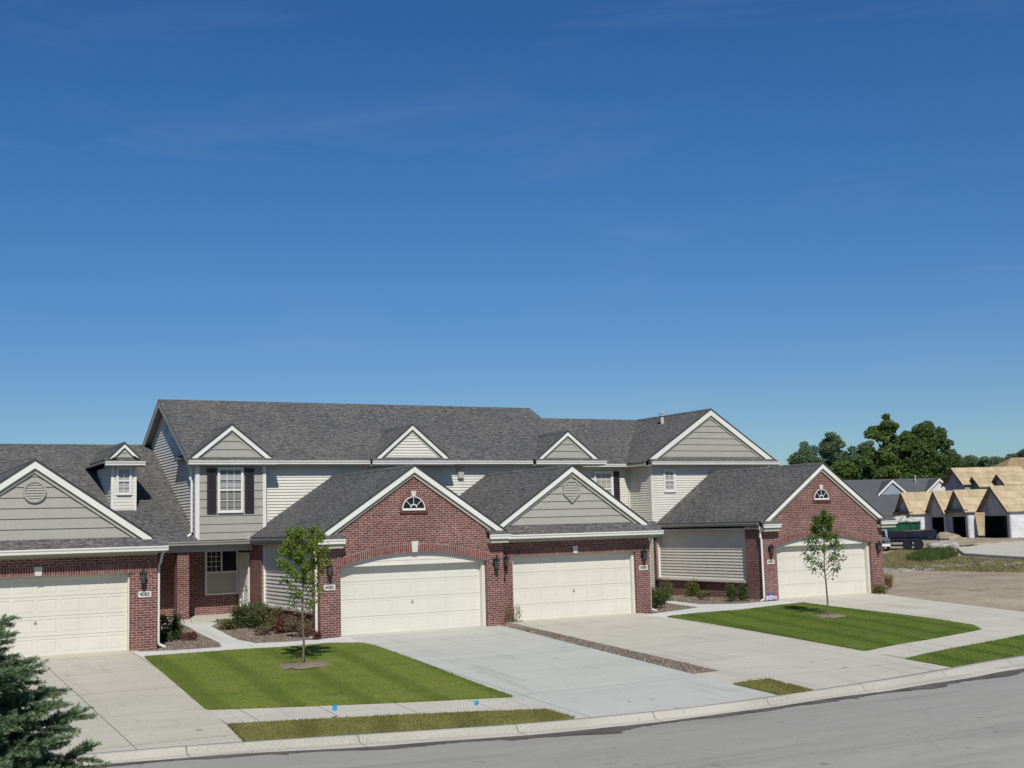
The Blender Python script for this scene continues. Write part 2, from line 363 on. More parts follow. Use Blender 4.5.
# damp, dirty line along the gutter
V = []; F = []
r0 = np.random.default_rng(3); prev = None
xx = frange(-10, 46, .1); wd = np.abs(np.interp(np.arange(len(xx)), np.arange(0, len(xx), 9), r0.normal(size=len(range(0, len(xx), 9)))))+.12*np.abs(r0.normal(size=len(xx))); wd = np.convolve(np.pad(wd, 3, 'edge'), np.ones(7)/7, 'valid')+.10*r0.normal(size=len(xx))**2
for i, x in enumerate(xx):
    a = yg(x)+.10+.03*math.sin(x*2); b_ = yg(x)-.04-.05-.26*min(1.8, wd[i])-(.25 if 11.2 < x < 13.4 else 0)-.45*sm((x-24)/4)
    V += [(x, a, zk(x)-.099), (x, b_, zk(x)-.101+.02*0)]
    V[-1] = (x, b_, zk(x)-.109+.16*math.sin(math.pi*(yg(x)-b_)/ROADW)+.006)
    if i: q = 2*i; F.append((q-2, q-1, q+1, q))
tag(np_mesh('gutter_stain', V, F, M_stain), kind='structure')

P = lambda *q: [G(*t) for t in q]
kx = lambda x0, x1, s=.5: [(x0+(x1-x0)*i/max(1, round(abs(x1-x0)/s)), yb(x0+(x1-x0)*i/max(1, round(abs(x1-x0)/s)))+.004) for i in range(max(1, round(abs(x1-x0)/s))+1)]
# lawns and verges
L1 = P((145, 658.5), (206, 711), (300, 708), (400, 704), (512.5, 698.4), (480, 687), (420, 664), (375, 647.5), (361, 644.7), (330, 645), (285, 649), (240, 651.5), (200, 654.5))
L2 = P((667.5, 618), (724, 627), (780, 637), (864.6, 652.3), (925, 641.5), (980.4, 630.5), (972, 626.5), (935, 620.5), (880, 613.5), (835, 608.3), (803, 604), (780, 606.5), (740, 611.5), (700, 614.5))
S1 = P((228.5, 726.6), (243, 742))+[]
s1a, s1b = G(228.5, 727), G(243, 742); s1c, s1d = G(575, 720.6), G(546, 712)
S1 = [s1a]+kx(s1b[0], s1c[0])+[s1d, G(480, 714.5), G(400, 718), G(320, 722)]
s2a, s2d = G(907, 660.5), G(1024, 636.8); s2b = G(949.6, 668.4)
S2 = [s2a]+kx(s2b[0], 40)+[(40, yb(40)+2.6), (s2d[0], s2d[1])]
PA = P((734, 686), (750, 683.5), (770, 681.5), (786, 686), (812, 692.2), (778, 696.5))
def grow(name, poly, mat): return tag(sheet(name, poly, .065, mat, .12), kind='structure')
grow('lawn', L1, M_lawn); grow('lawn', L2, M_lawn2); grow('verge', S1, M_strip); grow('verge', S2, M_lawn2); grow('verge', PA, M_strip)
def inside(P_, x, y):
    c = np.zeros(len(x), bool); n_ = len(P_)
    for i in range(n_):
        x0, y0 = P_[i]; x1, y1 = P_[(i+1) % n_]
        if y0 == y1: continue
        c ^= ((y0 > y) != (y1 > y)) & (x < (x1-x0)*(y-y0)/(y1-y0)+x0)
    return c
def blades(name, polys, dens, h, wd, mat, z0=.06, label='', cat='grass', hf=gz):
    VV = []; 
    for poly in polys:
        cc_ = np.mean(poly, 0); poly = [(q[0]+.05*(q[0]-cc_[0])/math.dist(q, cc_), q[1]+.05*(q[1]-cc_[1])/math.dist(q, cc_)) for q in poly]
        a = np.array(poly); lo, hi = a.min(0), a.max(0); N = int((hi-lo).prod()*dens)
        x = rng.uniform(lo[0], hi[0], N); y = rng.uniform(lo[1], hi[1], N)
        ex = .04; k_ = inside(poly, x, y); x, y = x[k_], y[k_]; n_ = len(x)
        z = np.array([hf(a_, b_) for a_, b_ in zip(x, y)])+z0-.01
        an = rng.uniform(0, 2*np.pi, n_); hh = h*rng.uniform(.5, 1.3, n_); ln = rng.normal(0, .35, (n_, 2))*hh[:, None]
        p0 = np.stack([x-np.cos(an)*wd, y-np.sin(an)*wd, z], 1); p1 = np.stack([x+np.cos(an)*wd, y+np.sin(an)*wd, z], 1)
        p2 = np.stack([x+ln[:, 0], y+ln[:, 1], z+hh], 1); VV.append(np.stack([p0, p1, p2], 1).reshape(-1, 3))
    VV = np.concatenate(VV); return tag(np_mesh(name, VV, np.arange(len(VV)).reshape(-1, 3), mat), label, cat, kind='stuff')
blades('lawn_grass', [L1], 1000, .034, .010, M_lawn, label='mown green grass of the lawn in front of the left houses')
blades('lawn_grass', [L2], 1000, .034, .010, M_lawn2, label='mown green grass of the lawn in front of the right garage')
blades('verge_grass', [S1, PA], 1000, .046, .011, M_strip, label='yellowish grass of the narrow verge between sidewalk and kerb')
blades('verge_grass', [S2], 900, .04, .011, M_lawn2, label='green grass of the verge at the right edge between sidewalk and kerb')
# concrete
a1 = G(145, 658.5)
D1 = [(1.6, 36.5), (7.55, 36.5), (7.5, 34.9), (a1[0]-.02, a1[1]), (6.98, 26.6), (s1a[0]-.02, s1a[1])]+kx(s1b[0]-.02, 1.0)+[(1.6, 26)]
tag(sheet('driveway', D1, .03, M_dr1), kind='structure')
m1, m2, m3, m4 = P((503.5, 627), (692.4, 675.2), (720, 672.3), (530, 628.3))
D2 = [(13.42, 36.4), (18.85, 36.4), (m1[0], m1[1]-.1), m2, (18.45, 23.9)]+kx(18.45, s1c[0]+.02)+[(s1d[0]+.02, s1d[1]), (13.22, 24.75), (13.4, 34.3)]
tag(sheet('driveway', D2, .032, M_dr2), kind='structure')
D3 = [(19.6, 37.25), (24.95, 37.25), (24.95, 35.6), (24.97, 26.1), (s2a[0]-.02, s2a[1])]+kx(24.78, 19.4)+[PA[3], PA[2], PA[1], PA[0], (18.46, 24.3), (m2[0]+.005, m2[1]-.01), m3, (m4[0], m4[1])]
tag(sheet('driveway', D3, .034, M_dr3), kind='structure')
pc = L2[5]
D4 = [(32.75, 39.3), (38.2, 39.3), G(900, 597.5), G(950, 603.8), G(1024, 612.9), (38.3, 27.5), (38.3, yb(38)+2.5), (32.3, 27.3), pc, L2[6], L2[7], L2[8], L2[9], L2[10], (32.75, 37.8)]
tag(sheet('driveway', D4, .034, M_walk), kind='structure')
SW1 = [G(206, 712), G(228.5, 726.2), G(320, 721.4), G(400, 717.4), G(480, 714), G(546, 711.5), (13.2, 24.72), G(512.5, 699), G(400, 704.6), G(300, 708.6)]
tag(sheet('sidewalk', SW1, .036, M_walk), kind='structure')
SW2 = [G(864.6, 653), (24.97, 24.6), s2a, (s2d[0], s2d[1]), (40, yb(40)+2.6), (40, yb(40)+4.4), (32.4, 27.35), G(980.4, 631)]
tag(sheet('sidewalk', SW2, .038, M_walk), kind='structure')
# entry walks
W1 = P((136, 655), (134.5, 653.5), (180, 651.3), (221.8, 648.5), (219, 643.5), (208, 638.5), (195, 632), (180, 624.5))+[(11.0, 42.2), (12.2, 42.2)]+P((229, 620.5), (211, 627.5), (222, 633), (238, 641), (255, 644.6), (290, 643), (330, 639.5), (345, 638), (362, 643), (362, 645), (330, 645.3), (285, 649.3), (240, 652), (200, 655), (144.6, 659))
tag(sheet('path', W1, .040, M_entry), kind='structure')
W2 = P((645, 616.5), (667, 618.5), (700, 615), (740, 612), (780, 607), (803, 604.3))+[(32.7, 38.0), (32.7, 38.6)]+P((772, 602), (735, 605), (700, 605.3), (680, 603), (668, 601.3), (664, 603.5), (680, 606), (698, 608.3), (685, 610.5), (655, 614.5))
tag(sheet('path', W2, .040, M_entry), kind='structure')
# mulch beds (in front of and between the garages)
tag(sheet('mulch_bed', [(7.5, 36.4), (7.55, 34.6), (10, 34.3), (11.2, 36), (11.2, 43), (8, 43)], .015, M_mulch), kind='structure')
tag(sheet('mulch_bed', [(11.0, 34.8), (13.5, 34.5), (13.5, 36.3), (12.95, 36.3), (12.95, 44), (10.5, 44), (10.5, 38)], .017, M_mulch), kind='structure')
tag(sheet('mulch_bed', [m1, m2, m3, m4, (19.6, 37.2), (18.7, 36.3)], .02, M_mulch), kind='structure')
tag(sheet('mulch_bed', [(24.95, 34.8), (33, 34.8), (33, 39), (32.6, 46), (24.95, 46)], .0, M_mulch), kind='structure')
# ------------------------------------------------------------------ building helpers
X_, Y_, Z_ = Vector((1, 0, 0)), Vector((0, 1, 0)), Vector((0, 0, 1))
def clipz(poly, z0, z1):
    for zz, sg in ((z0, 1), (z1, -1)):
        out = []
        for i in range(len(poly)):
            a, b = poly[i], poly[(i+1) % len(poly)]; da, db = sg*(a.z-zz), sg*(b.z-zz)
            if da >= 0: out.append(a)
            if (da > 0 and db < 0) or (da < 0 and db > 0): out.append(a+(b-a)*(da/(da-db)))
        poly = out
        if len(poly) < 3: return None
    return poly
def siding(mb, poly, n, step, out=.018, z0=0.):
    """lapped boards over a convex wall polygon; n points outwards"""
    poly = [Vector(p) for p in poly]; n = Vector(n); lo = min(p.z for p in poly); hi = max(p.z for p in poly)
    k = math.floor((lo-z0)/step); 
    while z0+k*step < hi:
        a, b = z0+k*step, z0+(k+1)*step; q = clipz(poly, a, b); k += 1
        if not q: continue
        f = [p+n*(out*(b-p.z)/step) for p in q]
        nn = (f[1]-f[0]).cross(f[2]-f[1]) if len(f) > 2 else n
        if nn.dot(n) < 0: f = f[::-1]
        mb.poly(f)
        zb = min(p.z for p in q); bot = [p for p in q if abs(p.z-zb) < 1e-4]
        if len(bot) >= 2:
            u = Z_.cross(n); bot.sort(key=lambda p: p.dot(u)); p0, p1 = bot[0], bot[-1]; d = n*(out*(b-zb)/step)
            mb.poly([p0, p1, p1+d, p0+d])
    return mb
def rooftag(mb, pts, th=.05): return mb.slab(pts, (0, 0, th))
def gable_roof(par, cx, half, Yf, Yb, ze, za, rake=.21, backtrim=False, name='roof'):
    """two shingled slopes (ridge along Y), dark shingle edge, white rake boards in front"""
    mb = MB()
    mb.slab([(cx-half, Yf, ze), (cx, Yf, za), (cx, Yb, za), (cx-half, Yb, ze)], (0, 0, .045))
    mb.slab([(cx+half, Yf, ze), (cx, Yf, za), (cx, Yb, za), (cx+half, Yb, ze)], (0, 0, .045))
    s = (za-ze)/half
    L = math.hypot(1, s)
    mb.slab([(cx-.14, Yf+.01, za-.14*s+.045), (cx, Yf+.01, za+.045), (cx, Yb, za+.045), (cx-.14, Yb, za-.14*s+.045)], (0, 0, .022))
    mb.slab([(cx+.14, Yf+.01, za-.14*s+.045), (cx, Yf+.01, za+.045), (cx, Yb, za+.045), (cx+.14, Yb, za-.14*s+.045)], (0, 0, .022))
    r = mb.build(name, M_shingle, par)
    t = MB(); h = rake*L
    for sg in (-1, 1):
        t.slab([(cx+sg*half, Yf+.012, ze-.002), (cx, Yf+.012, za-.002), (cx, Yf+.012, za-h), (cx+sg*half, Yf+.012, ze-h)], (0, .035, 0))
    t.build('rake_board', M_white, r)
    de = MB()
    for sg in (-1, 1): de.slab([(cx+sg*(half+.02), Yf-.012, ze-.01), (cx, Yf-.012, za-.002), (cx, Yf-.012, za+.055), (cx+sg*(half+.02), Yf-.012, ze+.047)], (0, .011, 0))
    de.build('shingle_edge', M_edge, r)
    s_ = MB()
    for sg in (-1, 1):
        s_.slab([(cx+sg*(half-.02), Yf+.047, ze-.07+.02*s), (cx, Yf+.047, za-.07), (cx, Yf+.38, za-.07), (cx+sg*(half-.02), Yf+.38, ze-.07+.02*s)], (0, 0, .06))
        s_.slab([(cx+sg*half, Yf+.09, ze-.09), (cx, Yf+.09, za-.09), (cx, Yf+.09, za-h-.12), (cx+sg*half, Yf+.09, ze-h-.12)], (0, .03, 0))
    s_.build('frieze_board', M_soffit, r)
    return r
def gutter(par, p0, p1, n, mat=None, h=.125, d=.11, label=None):
    """K-style gutter from p0 to p1 (top back edge), n outwards"""
    p0, p1, n = Vector(p0), Vector(p1), Vector(n); u = (p1-p0)
    sec = [(0, 0), (d, 0), (d, -.035), (d*.75, -.075), (d*.7, -h), (0, -h)]
    return MB().slab([p0+n*a+Z_*b for a, b in sec], u).build('gutter', mat or M_white, par)
def downspout(par, o, n, top, zt, zb, s=.0, off=.38, kick=.28, mat=None):
    """o wall point (x,y); n outwards from the wall; elbow from the eave, straight run, kick-out foot"""
    o = Vector((o[0], o[1], 0)); n = Vector(n); r = .042
    pts = [o+n*off+Z_*zt, o+n*off+Z_*(zt-.12), o+n*(off*.75)+Z_*(zt-.2), o+n*.12+Z_*(zt-.42), o+n*.07+Z_*(zt-.52), o+n*.07+Z_*(zb+.14), o+n*.1+Z_*(zb+.08), o+n*(.1+kick)+Z_*(zb+.0)]
    return MB().tube(pts, r, 8).build('downspout', mat or M_white, par, smooth=False)
def window(par, o, u, n, w, z0, z1, cols=3, rows=(2, 2), blind=1.0, casing=.07, name='window', glassmat=None):
    """double hung window centred at o (x,y) in a wall frame; > casing, pane, muntins, blind"""
    o = Vector((o[0], o[1], 0)); u = Vector(u); n = Vector(n); a = w/2; c = casing; f = MB()
    B = lambda *q: f.obox(o, u, n, *q)
    B(-a-c, -a, 0, .05, z0-c, z1+c); B(a, a+c, 0, .05, z0-c, z1+c); B(-a, a, 0, .05, z1, z1+c); B(-a, a, 0, .06, z0-c, z0)
    zm = (z0+z1)/2; B(-a, a, .0, .038, zm-.028, zm+.028)
    for x0 in (-a, a-.035): B(x0, x0+.035, .002, .034, z0, z1)
    B(-a+.035, a-.035, .002, .033, z0, z0+.04); B(-a+.035, a-.035, .002, .033, z1-.04, z1)
    fr = f.build(name, M_white, par)
    mu = MB()
    for (s0, s1), r in (((z0+.04, zm-.028), rows[0]), ((zm+.028, z1-.04), rows[1])):
        for i in range(1, cols): x = -a+.035+(2*a-.07)*i/cols; mu.obox(o, u, n, x-.009, x+.009, .012, .026, s0, s1)
        for i in range(1, r): z = s0+(s1-s0)*i/r; mu.obox(o, u, n, -a+.035, a-.035, .0125, .0255, z-.009, z+.009)
    mu.build('muntin', M_white, fr)
    MB().obox(o, u, n, -a+.03, a-.03, .004, .009, z0+.03, z1-.03).build('pane', glassmat or M_glass, fr)
    if blind > 0:
        bl = MB(); zb = z1-.04-(z1-z0-.08)*blind; k_ = int((z1-.04-zb)/.05)
        for i in range(k_): z = z1-.04-(i+1)*.05; bl.obox(o, u, n, -a+.04, a-.04, -.03, -.012, z+.004, z+.05)
        bl.build('blind', M_blind, fr)
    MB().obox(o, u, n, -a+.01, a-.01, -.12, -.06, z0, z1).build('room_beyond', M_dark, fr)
    return fr
def shutter(par, o, u, n, x0, x1, z0, z1):
    o = Vector((o[0], o[1], 0)); s = MB(); B = lambda *q: s.obox(o, Vector(u), Vector(n), *q); e = .05
    B(x0, x0+e, .02, .06, z0, z1); B(x1-e, x1, .02, .06, z0, z1); zm = (z0+z1)/2
    for z in (z0, zm-e/2, z1-e): B(x0+e, x1-e, .021, .058, z, z+e)
    for a, b in ((z0+e, zm-e/2), (zm+e/2, z1-e)):
        k_ = int((b-a)/.045)
        for i in range(k_): z = a+(b-a)*i/k_; B(x0+e, x1-e, .022, .048, z+.004, z+(b-a)/k_-.008)
    B(x0+.01, x1-.01, .019, .03, z0+.01, z1-.01)
    return s.build('shutter', M_shut, par)
def garage_door(par, cx, Yd, w=4.88, h=2.13, z0=.02, e=.007):
    """four sections of eight raised panels"""
    d = MB(); sh = h/4; x0 = cx-w/2
    d.box(x0, x0+w, Yd+.03, Yd+.06, z0, z0+h)
    for r in range(4):
        a, b = z0+r*sh+.004, z0+(r+1)*sh-.004; n_ = 8; cw = w/n_
        xs_ = [x0+i*cw for i in range(n_+1)]
        pa, pb = a+.085, b-.085
        d.box(x0, x0+w, Yd, Yd+.03, a, pa); d.box(x0, x0+w, Yd, Yd+.03, pb, b)
        for i in range(n_+1):
            l0, l1 = max(x0, xs_[i]-.055), min(x0+w, xs_[i]+.055); d.box(l0, l1, Yd, Yd+.03, pa, pb)
        for i in range(n_):
            q0, q1 = xs_[i]+.055, xs_[i+1]-.055; k_ = .045
            q0_, q1_ = max(q0, x0+.055), min(q1, x0+w-.055)
            A = [(q0_, Yd+e, pa), (q1_, Yd+e, pa), (q1_, Yd+e, pb), (q0_, Yd+e, pb)]
            Bq = [(q0_+k_, Yd+e*.35, pa+k_), (q1_-k_, Yd+e*.35, pa+k_), (q1_-k_, Yd+e*.35, pb-k_), (q0_+k_, Yd+e*.35, pb-k_)]
            d.poly(Bq)
            for j in range(4): d.poly([A[j], A[(j+1) % 4], Bq[(j+1) % 4], Bq[j]])
    o = d.build('garage_door', M_door, par)
    hd = MB(); hx = cx; hd.box(hx-.014, hx+.014, Yd-.02, Yd, z0+.87, z0+.97); hd.box(hx-.035, hx+.035, Yd-.035, Yd-.02, z0+.89, z0+.908)
    hd.build('door_handle', M_bronze, o)
    MB().box(x0, x0+w, Yd-.01, Yd+.05, z0-.02, z0).build('bottom_seal', M_black, o)
    return o
ARC = [i/20 for i in range(21)]
def archz(t, zs, rise): return zs+rise*(1-(2*t-1)**2)**1.0
def garage_front(par, cx, hw, Yb, dl, dr, zs, rise, zeave, zapex=None, depth=.30):
    """brick front with the door opening; gabled if zapex is given, else a flat top"""
    arc = [(dl+(dr-dl)*t, archz(t, zs, rise)) for t in (ARC if rise else (0, 1))]
    out = [(cx-hw, -.25), (cx-hw, zeave)]+([(cx, zapex)] if zapex else [])+[(cx+hw, zeave), (cx+hw, -.25), (dr, -.25)]+arc[::-1]+[(dl, -.25)]
    mb = MB().slab([(x, Yb, z) for x, z in out], (0, depth, 0)); return mb.build('brick_wall', M_brick, par)
def soldier(par, x0, x1, Yb, zf, h, n_=24):
    mb = MB()
    for i in range(n_):
        a, b = x0+(x1-x0)*i/n_, x0+(x1-x0)*(i+1)/n_; za, zb_ = zf(a), zf(b)
        mb.slab([(a, Yb-.018, za), (b, Yb-.018, zb_), (b, Yb-.018, zb_+h), (a, Yb-.018, za+h)], (0, .017, 0), lambda p: (p.x+.3, p.z-zf(min(max(p.x, x0), x1))))
    for (a, b), z in ((((x0), (x1)), 0),):
        pass
    return mb.build('soldier_course', M_sold, par)
def keystone(par, x, Yb, z0, h=.30, w=.2):
    return MB().slab([(x-w*.42, Yb-.045, z0), (x+w*.42, Yb-.045, z0), (x+w*.58, Yb-.045, z0+h), (x-w*.58, Yb-.045, z0+h)], (0, .044, 0)).build('keystone', M_stone, par)
def fan_window(par, x, Yb, z, r):
    k = 18; an = [math.pi*i/k for i in range(k+1)]
    def ring(r0, r1, y0, y1):
        m_ = MB()
        for i in range(k):
            a, b = an[i], an[i+1]
            m_.slab([(x+r0*math.cos(a), y0, z+r0*math.sin(a)), (x+r1*math.cos(a), y0, z+r1*math.sin(a)), (x+r1*math.cos(b), y0, z+r1*math.sin(b)), (x+r0*math.cos(b), y0, z+r0*math.sin(b))], (0, y1-y0, 0))
        return m_
    f = ring(r-.028, r, Yb-.03, Yb-.001); f.box(x-r, x+r, Yb-.04, Yb-.002, z-.05, z); f.box(x-r, x+r, Yb-.031, Yb-.003, z, z+.015)
    fr = f.build('arched_window', M_white, par)
    mu = MB()
    for a in (45, 90, 135):
        a = math.radians(a); c, s = math.cos(a), math.sin(a); t = .008
        mu.slab([(x+c*.1-s*t, Yb-.022, z+s*.1+c*t), (x+c*(r-.03)-s*t, Yb-.022, z+s*(r-.03)+c*t), (x+c*(r-.03)+s*t, Yb-.022, z+s*(r-.03)-c*t), (x+c*.1+s*t, Yb-.022, z+s*.1-c*t)], (0, .012, 0))
    
    for i in range(k): a, b = an[i], an[i+1]; mu.slab([(x+q*math.cos(w), Yb-.024, z+.04+q*math.sin(w)) for q, w in ((.085, a), (.115, a), (.115, b), (.085, b))], (0, .013, 0))
    mu.build('muntin', M_white, fr)
    MB().slab([(x+(r-.03)*math.cos(a), Yb-.009, z+(r-.03)*math.sin(a)) for a in an], (0, .004, 0)).build('pane', M_glassd, fr)
    # brick rowlock arch and sill
    a_ = MB()
    for i in range(k):
        p, q = an[i], an[i+1]; r0, r1 = r+.004, r+.12
        a_.slab([(x+r0*math.cos(p), Yb-.02, z+r0*math.sin(p)), (x+r1*math.cos(p), Yb-.02, z+r1*math.sin(p)), (x+r1*math.cos(q), Yb-.02, z+r1*math.sin(q)), (x+r0*math.cos(q), Yb-.02, z+r0*math.sin(q))], (0, .019, 0),
                lambda P_: (math.atan2(P_.z-z, P_.x-x)*r*1.1, math.hypot(P_.z-z, P_.x-x)-r))
    a_.build('rowlock_arch', M_sold, fr)
    MB().box(x-r-.08, x+r+.08, Yb-.05, Yb-.001, z-.15, z-.075).build('sill', M_sill, fr)
    keystone(fr, x, Yb, z+r-.0, .17, .15)
M_glassd, n, l, b = newmat('dark_glass', .05, .3); b.inputs['Base Color'].default_value = (.012, .014, .018, 1)
def louver(par, x, Yb, z, pts, mat):
    """vent whose outline is pts (dx,dz), with blades"""
    m_ = MB(); k = len(pts); inn = [(a*.84, b*.84) for a, b in pts]
    for i in range(k):
        j = (i+1) % k
        m_.slab([(x+pts[i][0], Yb-.05, z+pts[i][1]), (x+pts[j][0], Yb-.05, z+pts[j][1]), (x+inn[j][0], Yb-.05, z+inn[j][1]), (x+inn[i][0], Yb-.05, z+inn[i][1])], (0, .05, 0))
    zs = [p[1] for p in inn]; lo, hi = min(zs), max(zs); N = 7
    poly = [Vector((a, 0, b)) for a, b in inn]
    for i in range(N):
        z0, z1 = lo+(hi-lo)*i/N, lo+(hi-lo)*(i+1)/N; q = clipz(poly, z0, z1)
        if not q: continue
        m_.poly([(x+p.x, Yb-.008-.03*(z1-p.z)/(z1-z0), z+p.z) for p in q])
    return m_.build('gable_vent', mat, par)
def gable_pent(par, cx, half, Yg, Yw, zg, zt, za, Yb, sidmat, step, gut=(None, None), rake=.2, oh=.18, soffit_to=None, sz0=0.):
    """decorative gable: gutter at Yg, shingled pent strip up to the wall plane Yw, sided triangle, gable roof behind"""
    g0, g1 = gut
    ze = zt-.02
    r = gable_roof(par, cx, half, Yw-oh, Yb, ze, za, rake)
    s = (za-ze)/half; h2 = half-.06
    t = MB(); siding(t, [(cx-h2, Yw, zt-.1), (cx+h2, Yw, zt-.1), (cx+h2, Yw, zt), (cx, Yw, za-.03), (cx-h2, Yw, zt)], (0, -1, 0), step, .028, sz0); t.build('gable_siding', sidmat, par)
    p = MB(); p.slab([(g0, Yg, zg), (g1, Yg, zg), (g1, Yw+.03, zt+.005), (g0, Yw+.03, zt+.005)], (0, 0, .04)); p.build('pent_roof', M_shingle, par)
    gutter(par, (g0, Yg+.02, zg+.02), (g1, Yg+.02, zg+.02), (0, -1, 0), h=.13)
    if soffit_to is not None:
        MB().box(g0+.02, g1-.02, Yg+.022, soffit_to, zg-.16, zg-.11).build('soffit', M_soffit, par)
    return r
# ------------------------------------------------------------------ the four houses
WB = 46
# ---- house 1 (left): low house with a dormer and a gabled garage
U1 = thing('townhouse', (4.86, 36.2, 0), 'low house at the left with grey sided garage gable and a small roof dormer', 'house', 'attached townhouses along the street')
c = 4.86; Yb = 36.15
garage_front(U1, c, 3.22, Yb, 2.42, 7.34, 2.18, 0, 2.85)
soldier(U1, 1.66, 8.06, Yb, lambda x: 2.18, .235)
keystone(U1, 4.9, Yb, 2.19, .24, .19)
garage_door(U1, c+.02, 36.40, 4.86, e=.013)
t = MB(); t.box(7.30, 7.36, Yb+.12, 36.42, .02, 2.17); t.box(2.40, 2.46, Yb+.12, 36.42, .02, 2.17); t.box(2.46, 7.30, Yb+.12, 36.42, 2.12, 2.175); t.build('door_jamb', M_door, U1)
for q in ((7.78, 8.08, Yb+.30, 43, -.2, 2.9), (1.64, 1.94, Yb+.30, 47, -.2, 2.9)): MB().box(*q).build('side_wall', M_brick, U1)
gable_pent(U1, 4.76, 3.13, 35.72, 36.14, 2.88, 3.16, 5.30, 47.2, M_greysid, .285, (1.3, 8.28), .17, .16, Yb, .03)
MB().box(1.66, 8.08, Yb-.05, Yb-.001, 2.66, 2.80).build('frieze_board', M_soffit, U1)
louver(U1, 4.77, 36.14-.03, 4.46, [(.30*math.cos(a), .30*math.sin(a)) for a in [math.pi*2*i/20 for i in range(20)]], M_greysid)
downspout(U1, (8.08, 36.30), (1, 0, 0), 0, 2.86, .05, off=.22, kick=.16)
# main roof
rf = MB(); rf.slab([(-5, 42.5, 2.93), (10.86, 42.5, 2.93), (10.86, 50, 6.70), (-5, 50, 6.70)], (0, 0, .045)); rf.slab([(-5, 57.5, 2.93), (10.86, 57.5, 2.93), (10.86, 50, 6.70), (-5, 50, 6.70)], (0, 0, .045))
rf.build('roof', M_shingle, U1)
t = MB(); t.box(-4.6, 8.0, 56.9, 57.1, -.2, 3.2); t.poly([(-4.6, 43, 0), (-4.6, 57, 0), (-4.6, 57, 2.95), (-4.6, 50, 6.7), (-4.6, 43, 2.95)]); t.build('rear_wall', M_cream, U1)
# dormer
dc, dy = 8.83, 44.72
t = MB(); siding(t, [(dc-.40, dy, 3.95), (dc+.40, dy, 3.95), (dc+.40, dy, 5.62), (dc-.40, dy, 5.62)], (0, -1, 0), .115, .014)
siding(t, [(dc-.40, dy, 3.95), (dc-.40, dy+2.8, 5.35), (dc-.40, dy+2.8, 5.62), (dc-.40, dy, 5.62)], (-1, 0, 0), .115, .014)
t.box(dc+.38, dc+.40, dy+.005, dy+2.8, 4.1, 5.62); t.build('dormer_wall', M_cream, U1)
for q in ((dc-.43, dc-.34), (dc+.34, dc+.43)): MB().box(q[0], q[1], dy-.03, dy+.06, 3.98, 5.6).build('corner_board', M_white, U1)
window(U1, (dc, dy-.02), X_, -Y_, .42, 4.66, 5.55, 2, (2, 2), 1, .05)
gable_pent(U1, dc, .54, dy-.34, dy-.02, 5.74, 5.88, 6.40, 49.3, M_greysid, .16, (dc-.70, dc+.66), .10, .1, dy)
t = MB()
for sg in (-1, 1): t.slab([(dc+sg*.76, dy-.3, 5.68), (dc+sg*.3, dy-.3, 5.92), (dc+sg*.3, 49, 5.92), (dc+sg*.76, 49, 5.68)], (0, 0, .04))
t.build('dormer_roof', M_shingle, U1)
# ---- houses 2 and 3 share the tall block
def main_half(U, xa, xb, xr, left):
    rf = MB(); th = (0, 0, .05); ey, ez, ry, rz = 42.80, 5.69, 47.4, 8.23
    for (y0, z0), (y1, z1) in (((ey, ez), (ry, rz)), ((ry*2-ey, ez), (ry, rz))):
        rf.slab([(xa, y0, z0), (xb, y0, z0), (xr if not left else xb, y1, z1), (xa, y1, z1)], th)
    return rf.build('roof', M_shingle, U)
U2 = thing('townhouse', (16.0, 35.95, 0), 'two storey house with arched garage under a brick gable and a shuttered grey bay', 'house', 'attached townhouses along the street')
U3 = thing('townhouse', (22.38, 36.95, 0), 'two storey house whose garage has a grey sided gable, between two brick gabled garages', 'house', 'attached townhouses along the street')
U4 = thing('townhouse', (35.6, 38.95, 0), 'rightmost house with brick gabled garage and large grey gable upstairs above a small window', 'house', 'attached townhouses along the street')
XL, XM, XR = 10.6, 18.8, 26.9
r2 = main_half(U2, XL, XM, XM, True); r3 = main_half(U3, XM, XR, XR-.3, False)
t = MB()   # rake of the left gable end
for (y0, z0), (y1, z1) in (((42.80, 5.69), (47.4, 8.23)), ((52.0, 5.69), (47.4, 8.23))):
    t.slab([(XL+.004, y0, z0-.003), (XL+.004, y1, z1-.003), (XL+.004, y1, z1-.25), (XL+.004, y0, z0-.22)], (.035, 0, 0))
    t.slab([(XL+.04, y0+.02*(1 if y1 > y0 else -1), z0-.10), (XL+.04, y1, z1-.10), (10.9, y1, z1-.10), (10.9, y0, z0-.10)], (0, 0, .05))
t.build('rake_board', M_bronze, r2)
t = MB(); siding(t, [(10.9, 43.15, 2.7), (10.9, 51.7, 2.7), (10.9, 51.7, 5.7), (10.9, 47.4, 8.1), (10.9, 43.15, 5.7)], (-1, 0, 0), .107, .027); t.build('end_wall', M_cream, U2)
MB().box(10.86, 10.89, 47.15, 47.4, 7.0, 7.55).build('gable_vent', M_soffit, U2)
t = MB(); siding(t, [(10.9, 43.15, 2.9), (XM, 43.15, 2.9), (XM, 43.15, 5.6), (10.9, 43.15, 5.6)], (0, -1, 0), .107, .027); t.build('siding_wall', M_cream, U2)
t = MB(); siding(t, [(XM, 43.15, 2.9), (26.6, 43.15, 2.9), (26.6, 43.15, 5.6), (XM, 43.15, 5.6)], (0, -1, 0), .107, .027); t.box(26.58, 26.62, 43.16, 51.7, 0, 5.6); t.build('siding_wall', M_cream, U3)
MB().box(10.95, XM, 51.6, 51.7, 0, 5.6).build('rear_wall', M_cream, U2); MB().box(XM, 26.6, 51.6, 51.7, 0, 5.6).build('rear_wall', M_cream, U3)
